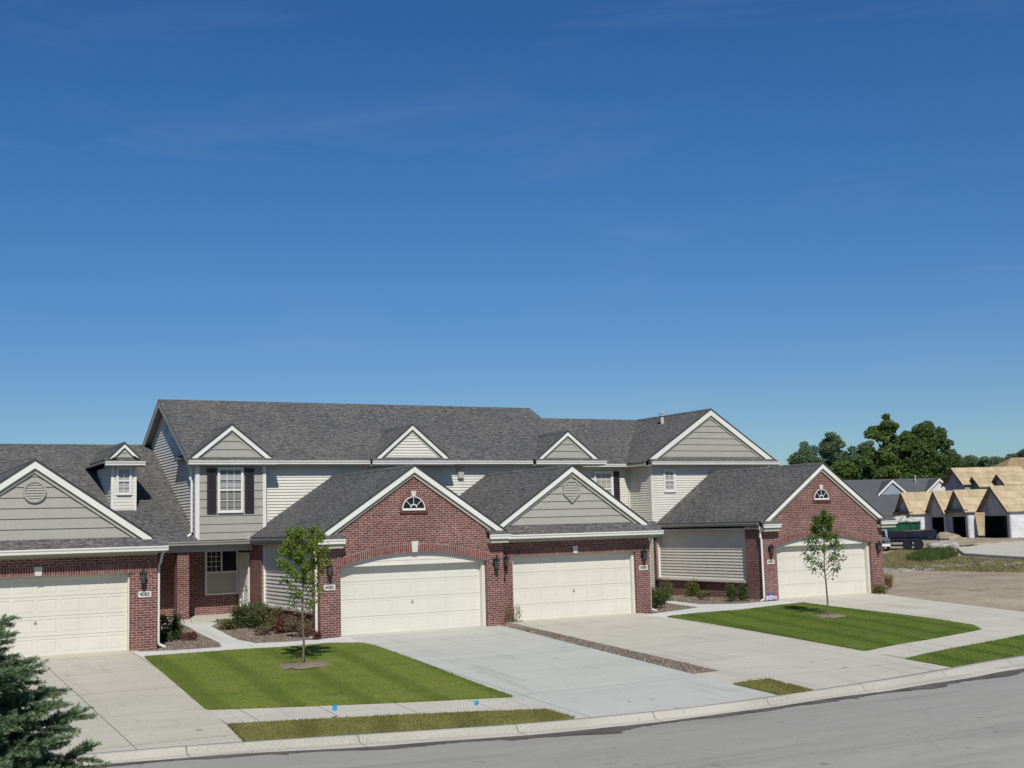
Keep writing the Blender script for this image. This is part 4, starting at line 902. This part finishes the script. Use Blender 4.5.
for i, (px, py, s, lb) in enumerate(((332, 721, 1, 'small blue marker flag in the verge, the left one'), (474, 715.5, 1, 'small blue marker flag on the verge, the right one near the driveway'))):
    x, y = G(px, py); z = gz(x, y)+.06
    t = thing('marker_flag', (x, y, z), lb, 'marker flag', 'blue utility marker flags')
    MB().tube([(x, y, z-.03), (x+.01, y, z+.24)], .004, 5).build('wire', M_galv, t)
    k_ = 1-2*i; MB().slab([(x+.01, y, z+.25), (x+.06, y-.02, z+.24+.02*k_), (x+.12, y+.01, z+.25), (x+.11, y+.01, z+.15), (x+.06, y-.02, z+.13), (x+.01, y, z+.15)], (.002, .004, 0)).build('flag', M_blue, t)

# ------------------------------------------------------------------ near spruce
M_needle = leafmat('spruce_needles', (.085, .145, .072), (.15, .22, .105), 5, .15, .5)
M_tipn = leafmat('spruce_tip_needles', (.24, .33, .17), (.32, .41, .24), 6, .2, .5)
def spruce(loc, H_, R_, label):
    t = thing('spruce_tree', loc, label, 'tree'); r = np.random.default_rng(11); rd = random.Random(4)
    MB().tube([(loc[0], loc[1], loc[2]), (loc[0]+.03, loc[1], loc[2]+H_*.5), (loc[0], loc[1], loc[2]+H_*.98)], .075, 10, .01).build('trunk', M_wood, t, smooth=True)
    bw = MB(); seg = []; tips = []
    z = .35; i = 0
    while z < H_*.97:
        f = z/H_; R = R_*(1-f)**.85+.05
        for k in range(7 if f < .85 else 5):
            an = k*2*math.pi/7+i*.55+rd.uniform(-.2, .2); Ln = R*rd.uniform(.8, 1.15); zz = z+rd.uniform(-.09, .09)
            d = Vector((math.cos(an), math.sin(an), 0)); sd = Vector((-d.y, d.x, 0))
            slope = -.30+.55*f**1.5
            pt = lambda s: d*(Ln*s)+Vector((0, 0, zz+Ln*(slope*s+.20*s*s)))
            bw.tube([pt(s)+Vector(loc) for s in (0, .4, .8, 1)], .016, 5, .004)
            seg.append((pt(.25), pt(1), 1))
            m_ = max(3, int(Ln/.085))
            for j in range(1, m_+1):
                s = .18+.8*j/m_; tl = (.17+.42*Ln*(1-s*.8))*rd.uniform(.75, 1.1); tl = min(tl, .5)
                for sg in (-1, 1, -.35, .35):
                    a = pt(s); dirv = (d*rd.uniform(.55, .85)+sd*sg+Vector((0, 0, rd.uniform(-.12, .22) if abs(sg) == 1 else rd.choice((-.35, .6))))).normalized(); tl = tl if abs(sg) == 1 else tl*.55; b_ = a+dirv*tl
                    seg.append((a, b_, 0)); 
                    for q in (.35, .6, .82):
                        if tl > .15:
                            c_ = a.lerp(b_, q); dv = (dirv+d*rd.uniform(.2, .7)+Vector((rd.uniform(-.4, .4), rd.uniform(-.4, .4), rd.uniform(-.1, .25)))).normalized(); seg.append((c_, c_+dv*tl*.38, 0))
                            dv = (dirv+sd*sg*.6-d*rd.uniform(.0, .4)+Vector((0, 0, rd.uniform(-.1, .2)))).normalized(); seg.append((c_, c_+dv*tl*.3, 0))
        z += .085; i += 1
    bw.build('branches', M_wood, t)
    A = np.array([tuple(s[0]) for s in seg]); B_ = np.array([tuple(s[1]) for s in seg]); D = B_-A; Ls = np.linalg.norm(D, axis=1)
    cnt = np.maximum((Ls*520*(A[:, 2] > .75)).astype(int)+(Ls*60).astype(int), 4); idx = np.repeat(np.arange(len(seg)), cnt); N = len(idx); u = r.uniform(0, 1, N)
    o_ = A[idx]+D[idx]*u[:, None]; ax = D[idx]/Ls[idx][:, None]; rn = r.normal(size=(N, 3)); rn -= ax*(rn*ax).sum(1)[:, None]; rn /= np.linalg.norm(rn, axis=1)[:, None]
    nd = ax*.75+rn*.8; nd /= np.linalg.norm(nd, axis=1)[:, None]; ln = r.uniform(.020, .033, N)[:, None]; sdv = np.cross(nd, r.normal(size=(N, 3))); sdv /= np.linalg.norm(sdv, axis=1)[:, None]
    w_ = .0024
    V = np.stack([o_-sdv*w_, o_+sdv*w_, o_+nd*ln+sdv*w_*.4, o_+nd*ln-sdv*w_*.4], 1)
    tip = (u > .55) & (r.uniform(0, 1, N) < .75) & (np.hypot(o_[:, 0], o_[:, 1]) > R_*.55*(1-o_[:, 2]/H_)**.85)
    for msk, mt, nm in ((~tip, M_needle, 'needles'), (tip, M_tipn, 'tip_needles')):
        v = V[msk].reshape(-1, 3); np_mesh(nm, v, np.arange(len(v)).reshape(-1, 4), mt, t)
    print('needles', N, len(seg))
SW_ = 8.6
sp = PW(-92, 768, SW_)
SPZ = -.6
stop = PW(-92, 566, SW_).z
spruce((sp.x, sp.y, SPZ), stop-SPZ, 2.05, 'dark blue green spruce leaning into view at the lower left corner')

# ------------------------------------------------------------------ far building site
M_osb = brickmat('osb_sheathing', 2.44, 1.22, .022, (.53, .43, .275), (.42, .34, .21), (.26, .20, .13))
M_wrap = brickmat('house_wrap', 2.7, 1.5, .02, (.66, .67, .70), (.72, .73, .76), (.50, .51, .56), off=.4)
M_board = brickmat('grey_sheathing', 1.22, 2.44, .02, (.44, .42, .43), (.34, .33, .36), (.24, .22, .22))
M_lumber = plain('brown_trim', (.16, .095, .075), .8, .2)
M_farroof = plain('far_shingles', (.105, .11, .115), .95, .1, .1, .8, fine=4)
FZ = -math.radians(23)
def far_unit(px, w, ytop, yeave, half, length, label, style=0, opening=True, wrap=True, roofmat=None, depthw=None, group='garages of the unfinished row', zbase=None, name='unfinished_garage'):
    top = PW(px, ytop, w); ze = PW(px, yeave, w).z; zb = gz(top.x, top.y) if zbase is None else zbase
    t = thing(name, (top.x, top.y, zb), label, 'unfinished building', group, FZ); za = top.z-zb; ze -= zb
    def B(mb, n_, mt): return mb.build(n_, mt, t, local=True)
    ohd = .35
    m_ = MB(); s = (za-ze)/half; e = .3
    for sg in (-1, 1): m_.slab([(-ohd, sg*(half+e), ze-s*e), (-ohd, 0, za), (length, 0, za), (length, sg*(half+e), ze-s*e)], (0, 0, .08))
    B(m_, 'roof', roofmat or M_osb)
    m_ = MB()
    for sg in (-1, 1): m_.slab([(-ohd-.03, sg*(half+e), ze-s*e+.05), (-ohd-.03, 0, za+.05), (-ohd-.03, 0, za-.25), (-ohd-.03, sg*(half+e), ze-s*e-.22)], (.03, 0, 0))
    B(m_, 'rake_board', M_lumber)
    o_ = half-.55; m_ = MB()
    if opening: m_.slab([(0, y_, z_) for y_, z_ in ((-half, -.5), (-half, ze), (0, za-.05), (half, ze), (half, -.5), (o_, -.5), (o_, 2.25), (-o_, 2.25), (-o_, -.5))], (.15, 0, 0))
    else: m_.slab([(0, -half, -.5), (0, -half, ze), (0, 0, za-.05), (0, half, ze), (0, half, -.5)], (.15, 0, 0))
    B(m_, 'front_wall', M_board)
    if style: B(MB().box(-.5, 0, -half-.2, half+.2, ze-.25, ze+.02), 'ledge', M_lumber)
    m_ = MB(); m_.slab([(.15, -half, -.5), (length, -half, -.5), (length, -half, ze), (.15, -half, ze)], (0, .12, 0)); m_.slab([(.15, half, -.5), (length, half, -.5), (length, half, ze), (.15, half, ze)], (0, -.12, 0))
    B(m_, 'side_wall', M_wrap if wrap else M_board); B(MB().box(length-.1, length, -half+.12, half-.12, -.5, ze), 'rear_wall', M_black)  # rear wall coloured black so the inside looks unlit
    if opening: B(MB().box(1.6, 1.7, -half+.13, half-.13, -.5, ze), 'unlit_fill_back', M_black); B(MB().box(.16, 1.59, -o_-.1, -o_-.05, -.5, 2.4), 'unlit_fill_side', M_black); B(MB().box(.16, 1.59, -o_-.05, o_+.05, 2.4, 2.45), 'unlit_fill_top', M_black); B(MB().box(.16, 1.59, o_+.05, o_+.1, -.5, 2.4), 'unlit_fill_side', M_black)  # black panels added behind the opening, interior shade painted as colour
    return t
far_unit(903.5, 143, 493, 512, 2.05, 8, 'leftmost unfinished garage with plywood roof, beside the green dumpster', 1)
far_unit(935.5, 139, 491.5, 511.5, 2.2, 8, 'unfinished garage with plain grey gable, second from the left', 0)
far_unit(956.5, 134.5, 490.5, 510, 2.15, 9, 'unfinished garage with a small ledged gable just left of the leaning plywood sheet', 1)
far_unit(992.5, 129, 486.5, 510, 3.1, 12, 'nearest unfinished garage at the right edge with large plywood roof and white wrapped side', 0)
gU = 'upper blocks of the unfinished row'
far_unit(953.5, 150, 468.5, 484, 2.6, 8.5, 'upper plywood roofed block with a grey gable left of the small dormers', 0, False, False, group=gU, name='unfinished_house')
far_unit(974.5, 147, 477, 486, 1.5, 5, 'small plywood gable dormer, the left one of two', 0, False, False, group=gU, name='unfinished_dormer')
far_unit(999, 145, 474.5, 484, 1.6, 7, 'small plywood gable dormer near the right edge', 0, False, False, group=gU, name='unfinished_dormer')
# far hip roof
t0 = PW(1040, 457, 165); t = thing('unfinished_house', (t0.x, t0.y, 0), 'brown plywood hip roof rising behind the dormers at the right edge', 'unfinished building', gU, FZ)
z1 = t0.z; z0 = z1-3.2; m_ = MB(); m_.poly([(-9, -6, z0), (9, -6, z0), (4, 0, z1), (-4, 0, z1)]); m_.poly([(-9, 6, z0), (-9, -6, z0), (-4, 0, z1)]); m_.poly([(9, -6, z0), (9, 6, z0), (4, 0, z1)]); m_.poly([(9, 6, z0), (-9, 6, z0), (-4, 0, z1), (4, 0, z1)])
m_.build('roof', plain('weathered_plywood', (.33, .24, .14), .9, .1), t, local=True); MB().box(-8.5, 8.5, -5.5, 5.5, -.5, z0+.05).build('wall', M_board, t, local=True)
# finished house at the left of the site
t0 = PW(903, 479.5, 160); t = thing('distant_house', (t0.x, t0.y, 0), 'finished grey roofed house behind the rightmost gable, with a bluish siding gable', 'house', rz=FZ)
za = t0.z; m_ = MB(); h = 7.5; ez = za-4.6
m_.slab([(-14, -h, ez), (4.6, -h, ez), (4.6, 0, za), (-14, 0, za)], (0, 0, .1)); m_.slab([(-14, h, ez), (4.6, h, ez), (4.6, 0, za), (-14, 0, za)], (0, 0, .1)); m_.build('roof', M_farroof, t, local=True)
m_ = MB(); m_.box(-13.6, 4.4, -h+.6, h-.6, -.5, ez+.2); m_.poly([(4.42, -h+.6, ez), (4.42, h-.6, ez), (4.42, 0, za-.1)]); m_.poly([(-13.6, -h+.6, ez), (-13.6, 0, za-.1), (-13.6, h-.6, ez)]); m_.build('wall', M_wrap, t, local=True)
def cross(cx, half, ya, z_, zap, mt, dm=1.2):
    q = MB()
    for sg in (-1, 1): q.slab([(cx+sg*half, ya, z_), (cx, ya, zap), (cx, ya+5, zap), (cx+sg*half, ya+5, z_)], (0, 0, .1))
    q.build('cross_roof', M_farroof, t, local=True)
    q = MB(); q.poly([(cx-half+.1, ya+.15, z_), (cx+half-.1, ya+.15, z_), (cx, ya+.15, zap-.05)]); q.build('gable_wall', mt, t, local=True)
    q = MB()
    for sg in (-1, 1): q.slab([(cx+sg*half, ya-.02, z_+.08), (cx, ya-.02, zap+.08), (cx, ya-.02, zap-.22), (cx+sg*half, ya-.02, z_-.2)], (0, -.04, 0))
    q.build('rake_board', M_white, t, local=True)
M_bluesid = plain('blue_grey_siding', (.27, .30, .36), .7, .2, .08, 3)
cross(-2.9, 1.95, -3.6, za-1.95, za-.2, M_bluesid); cross(3.3, 1.8, -3.4, za-1.75, za-.15, M_wrap)
q = MB(); q.tube([(1.2, -1.0, za-1), (1.2, -1.0, za+.5)], .07, 8); q.build('vent_pipe', M_galv, t, local=True)
# leaning plywood sheet
s0 = PW(980, 536, 129.5); t = MB(); a = PW(975, 512.5, 129.5); b_ = PW(984.7, 512.5, 129.5); c_ = PW(984.7, 535.5, 129.2); d_ = PW(978.8, 535.5, 129.2)
o = t.slab([a, b_, c_, d_], (-.02, .03, 0)).build('plywood_sheet', M_osb); tag(o, 'tan plywood sheet leaning on the white wrapped wall between two openings', 'plywood')
# dumpster, trailer, pickup, debris
def at_g(px, py, w): p = PW(px, py, w); return p
M_dump = plain('green_dumpster_paint', (.008, .085, .042), .5, .4, .2, 1.2); M_navy = plain('navy_paint', (.012, .016, .035), .5, .3, .2, 2)
def vbox(t, name, mt, x0, x1, y0, y1, z0, z1): return MB().box(x0, x1, y0, y1, z0, z1).build(name, mt, t, local=True)
FR = -YAW-.35
p = PW(905, 545, 112); zb = gz(p.x, p.y)
t = thing('dumpster', (p.x, p.y, zb), 'long green roll-off dumpster heaped with white debris', 'dumpster', rz=FR)
m_ = MB(); x0, x1 = -2.1, 1.3; zt = PW(905, 521.5, 112).z-zb; z0 = zt-1.45
m_.slab([(x0, -1.1, z0), (x1, -1.1, z0), (x1+.15, -1.1, zt), (x0, -1.1, zt-.12)], (0, .07, 0)); m_.slab([(x0, 1.1, z0), (x1, 1.1, z0), (x1+.15, 1.1, zt), (x0, 1.1, zt-.12)], (0, -.07, 0)); m_.box(x0, x1, -1.03, 1.03, z0, z0+.1); m_.box(x0, x0+.06, -1.03, 1.03, z0+.1, zt-.12); m_.slab([(x1, -1.03, z0+.1), (x1, 1.03, z0+.1), (x1+.15, 1.03, zt), (x1+.15, -1.03, zt)], (-.06, 0, 0))
m_.build('bin', M_dump, t, local=True)
m_ = MB(); [m_.box(x, x+.1, -1.19, -1.1, z0, zt-.1) for x in (x0, -1.2, -.3, .6, 1.2)]; m_.box(x0, x1+.15, -1.2, -1.1, zt-.14, zt-.04); m_.build('ribs', M_dump, t, local=True)
m_ = MB(); m_.box(x0, x1, -.8, -.6, .3, z0); m_.box(x0, x1, .6, .8, .3, z0); m_.build('skid_rails', M_black, t, local=True)
M_debris = plain('white_debris', (.55, .54, .5), .8, .2, .2, 3)
for k, (dx, s_) in enumerate(((-1.4, .5), (-.3, .6), (.7, .45))): lump('debris_heap', (dx, 0, zt-.15), (.8, .8, s_), M_debris, t, 20+k, .35)
p = PW(886, 545, 116); zb = gz(p.x, p.y)
t = thing('dumpster', (p.x, p.y, zb), 'second green dumpster half hidden by the brick pier', 'dumpster', rz=FR); m_ = MB(); zt = PW(886, 526, 116).z-zb; m_.slab([(-1.6, -1.1, .8), (.9, -1.1, .8), (1.05, -1.1, zt), (-1.6, -1.1, zt)], (0, 2.2, 0)); m_.build('bin', M_dump, t, local=True); m_ = MB(); [m_.box(x, x+.1, -1.18, -1.1, .8, zt-.1) for x in (-1.6, -.9, -.2, .5)]; m_.build('ribs', M_dump, t, local=True)
lump('debris_heap', (-.2, 0, zt-.1), (.9, .8, .45), M_debris, t, 31, .35)
# trailer / flat bed stacked with dark goods
p = PW(914, 550, 106); zb = gz(p.x, p.y)
t = thing('flatbed_trailer', (p.x, p.y, zb), 'low dark flatbed trailer in front of the green dumpster', 'trailer', rz=FR)
m_ = MB(); m_.box(-2.0, 1.9, -1, 1, .75, .95); m_.box(1.9, 2.9, -.06, .06, .75, .85); m_.build('deck', M_navy, t, local=True)
m_ = MB()
for z_ in (1.05, 1.22, 1.39): m_.box(-2.0, 1.9, -1.0, -.95, z_, z_+.16); m_.box(-2.0, 1.9, .95, 1.0, z_, z_+.16)
[m_.box(x, x+.08, -1.03, -.94, .9, 1.56) for x in (-2, -.7, .6, 1.82)]; m_.build('side_rails', M_navy, t, local=True)
vbox(t, 'load', plain('dark_tarp', (.02, .022, .04), .6, .3, .2, 2), -1.8, 1.2, -.85, .85, .96, 1.30)
r_ = random.Random(5); bd = MB()
for i in range(16):
    x, z_, an = r_.uniform(-1.9, .2), r_.uniform(1.31, 1.5), r_.uniform(-.25, .25); y = r_.uniform(-.9, .8); L_ = r_.uniform(.8, 2.2)
    bd.slab([(x, y, z_), (x+L_, y+an, z_+r_.uniform(-.05, .2)), (x+L_, y+an+.12, z_+.1), (x, y+.12, z_)], (0, 0, .05))
bd.build('lumber_scraps', M_lumber, t, local=True)
def wheel(t, x, y, r=.38):
    m_ = MB(); pts = [(x, y-.11, r), (x, y+.11, r)]; m_.tube(pts, r, 18); w_ = m_.build('wheel', M_black, t, local=True); MB().tube([(x, y-.13, r), (x, y+.12, r)], r*.5, 12).build('rim', M_navy, w_, local=True)
for x in (-.5, .4):
    for y in (-.95, .95): wheel(t, x, y)
# silver pickup, nose hidden by the pier
p = PW(878, 552.5, 106); zb = gz(p.x, p.y)
t = thing('pickup_truck', (p.x, p.y, zb), 'silver truck parked beyond the rightmost brick pier, facing the camera', 'truck', rz=FR+.2)
M_silver = plain('silver_paint', (.13, .145, .17), .35, .5, .06); sec = [(-.9, .45), (-.9, 1.0), (.35, 1.05), (.55, 1.75), (2.2, 1.78), (2.4, 1.1), (4.4, 1.1), (4.4, .45)]
m_ = MB(); m_.slab([(-.92, y_, z_) for y_, z_ in sec], (1.84, 0, 0)); m_.build('body', M_silver, t, local=True)
m_ = MB(); m_.slab([(-.78, .36, 1.12), (.78, .36, 1.12), (.72, .53, 1.68), (-.72, .53, 1.68)], (0, -.03, 0)); m_.build('windscreen', M_glassd, t, local=True)
vbox(t, 'grille', M_black, -.5, .5, -.95, -.9, .62, .85); vbox(t, 'bumper', M_white, -.92, .92, -1.05, -.92, .36, .58)
for sg in (-1, 1): vbox(t, 'headlight', M_lamp, min(sg*.55, sg*.85), max(sg*.55, sg*.85), -.94, -.9, .66, .86)
for y in (-.1, 3.4):
    for sx in (-.86, .86): m_ = MB(); m_.tube([(sx-.1, y, .38), (sx+.1, y, .38)], .38, 16); m_.build('wheel', M_black, t, local=True)
# rubble and dirt heaps, far concrete pads
M_sand = plain('sandy_dirt', (.36, .30, .21), .95, .1, .15, .8); M_rub = plain('rubble', (.42, .40, .36), .9, .1, .25, 1.5)
for k, (px, py, w, sx, sz, mt, lb) in enumerate(((944, 546, 104, 1.5, .75, M_rub, 'heap of pale rubble right of the trailer'), (952, 543, 112, 1.6, .9, M_sand, 'sandy dirt mound left of the third opening'), (985, 543, 112, 4.5, .35, M_sand, 'long low sandy mound in front of the leaning plywood'), (1010, 541, 112, 3.5, .35, M_sand, 'low sandy mound at the right edge before the white wrapped wall'))):
    p = PW(px, py, w); o = lump('dirt_mound', (0, 0, 0), (sx, sx*.8, sz), mt, None, 40+k, .3); o.location = (p.x, p.y, gz(p.x, p.y)); tag(o, lb, 'dirt mound', 'mounds on the building site')
pad = [G(957.5, 550), G(964, 555.5), G(1000, 558), G(1040, 560.5), G(1060, 541), G(1020, 542.5), G(979, 547)]
tag(sheet('concrete_pad', pad, .18, M_walk, .6, step=4), kind='structure')
# weeds between the dirt lot and the site
wd1 = [G(878, 556), G(884, 568), G(930, 571), G(1060, 573), G(1060, 562), G(1000, 560), G(960, 557), G(930, 552), G(900, 550)]
M_weed = leafmat('weeds', (.24, .22, .09), (.36, .31, .17), .35, .3, .9); M_weedg = leafmat('green_weeds', (.07, .12, .025), (.11, .15, .04), .5, .3, .9)
blades('weeds', [wd1], 60, .16, .030, M_weed, 0, 'dry yellowish weeds covering the strip beyond the dirt lot')
blades('weeds', [[G(905, 560), G(915, 556), G(930, 549), G(950, 549), G(958, 556), G(945, 561), G(920, 563)]], 60, .40, .05, M_weedg, 0, 'green weeds in front of the trailer and the rubble')
# stones
st = MB(); r_ = random.Random(8)
for i in range(60):
    px = r_.uniform(884, 1024); py = 567+r_.gauss(0, 1.0)+3*math.sin(px*.03); x, y = G(px, py); s = r_.uniform(.08, .3); st.slab([(x+s*math.cos(a)*r_.uniform(.7, 1.2)*1.6, y+s*math.sin(a), gz(x, y)-.05) for a in [i_*math.pi/3 for i_ in range(6)]], (0, 0, s*.5))
tag(st.build('stones', M_rub), 'scattered pale stones along the edge of the weeds', 'stones', kind='stuff')

# ------------------------------------------------------------------ far trees
M_far = [leafmat('far_leaf_%s' % s, a, b_, .35, .35, .8) for s, a, b_ in (('dark', (.075, .135, .038), (.165, .24, .068)), ('mid', (.11, .18, .045), (.22, .30, .08)), ('hazy', (.125, .195, .10), (.20, .28, .14)))]
def far_tree(px, ytop, wpx, w, kind, label, ybase=None, nclump=26, group='trees behind the building site', tall=1.0, seed=0):
    p = PW(px, ytop, w); top = p.z; zb = 0.; h = top-zb; wd_ = wpx*w/FPX; r = np.random.default_rng(int(px*3+seed)); rd = random.Random(int(px)+seed)
    t = thing('tree', (p.x, p.y, zb), label, 'tree', group)
    m_ = MB(); m_.tube([(0, 0, 0), (.1, 0, h*.5), (0, .1, h*.92)], h*.018, 7, .05)
    cl = []
    for i in range(int(nclump*1.9)):
        f = rd.uniform(.12, 1)**.75; a = rd.uniform(0, 6.28); rad = wd_/2*math.sqrt(max(.02, 1-((f-.52)/.53)**2))*rd.uniform(.15, .95)*tall
        c_ = Vector((rad*math.cos(a), rad*math.sin(a), h*(f*.93+.0))); cl.append((c_, wd_*rd.uniform(.075, .145)))
        m_.tube([(0, 0, max(.5, min(h*.85, c_.z-rad*.9-.5))), tuple(c_)], h*.006, 4, .03)
    for i in range(13):
        f = .22+.76*i/12; cl.append((Vector((rd.gauss(0, wd_*.09), rd.gauss(0, wd_*.09), h*(f-.02))), wd_*(.20-.12*max(0, f-.6)/.4)*rd.uniform(.7, 1.2)))
    m_.build('trunk', M_wood, t, local=True)
    P_ = []
    for c_, s in cl:
        N = int(230*(s/1.2)**2)+110; q = r.normal(size=(N, 3)); q /= np.linalg.norm(q, axis=1)[:, None]; q *= (r.uniform(.35, 1.05, N)**.6)[:, None]*np.array([s*1.15, s*1.15, s*.8]); P_.append(q+np.array(c_))
    leaves(np.concatenate(P_), .25, M_far[kind], 'crown', t); return t
T = [(864, 440, 44, 235, 2, 'mid height tree between the hazy flat-topped tree and the tallest tree', 26), (883, 412, 46, 205, 1, 'tallest tree with a narrow pointed top behind the grey roofs', 34), (926, 421, 58, 210, 0, 'broad dark tree right of the tallest one', 44), (905, 430, 50, 206, 0, 'dark full tree between the tallest and the broad tree', 34), (850, 446, 48, 230, 2, 'medium tree left of the tallest one with open lower branches', 26), (830, 432, 54, 250, 2, 'hazy tree with spreading flat top, left of centre in the clump', 24), (807, 441, 48, 250, 2, 'low bushy tree at the left end of the clump', 24),
     (870, 446, 36, 215, 0, 'lower dark tree filling the gap left of the tallest', 26), (945, 448, 34, 215, 0, 'dark tree at the right shoulder of the clump', 24), (842, 460, 50, 215, 1, 'low green tree behind the gable of the rightmost garage', 26), (962, 454, 56, 260, 2, 'small distant tree just right of the clump', 16), (978, 457, 50, 262, 2, 'small distant pointed tree above the plywood roof', 14), (994, 458, 60, 268, 2, 'distant rounded tree above the plywood roof', 16),
     (1009, 455, 60, 266, 2, 'distant tree near the right edge', 16), (1024, 447, 52, 262, 2, 'taller distant tree cut by the right edge', 16), (1045, 450, 34, 262, 2, 'distant tree beyond the right edge', 12), (915, 455, 70, 225, 0, 'wide low dark tree closing the clump at its foot', 30), (960, 461, 60, 240, 0, 'low dark tree behind the unfinished upper roof', 18), (1000, 462, 74, 270, 1, 'low hedge-like tree along the site boundary', 18), (880, 458, 50, 222, 0, 'low dark tree under the tallest tree', 24), (816, 458, 40, 245, 1, 'low tree just above the rightmost garage gable', 20)]
for a in T: far_tree(*a[:6], nclump=a[6])
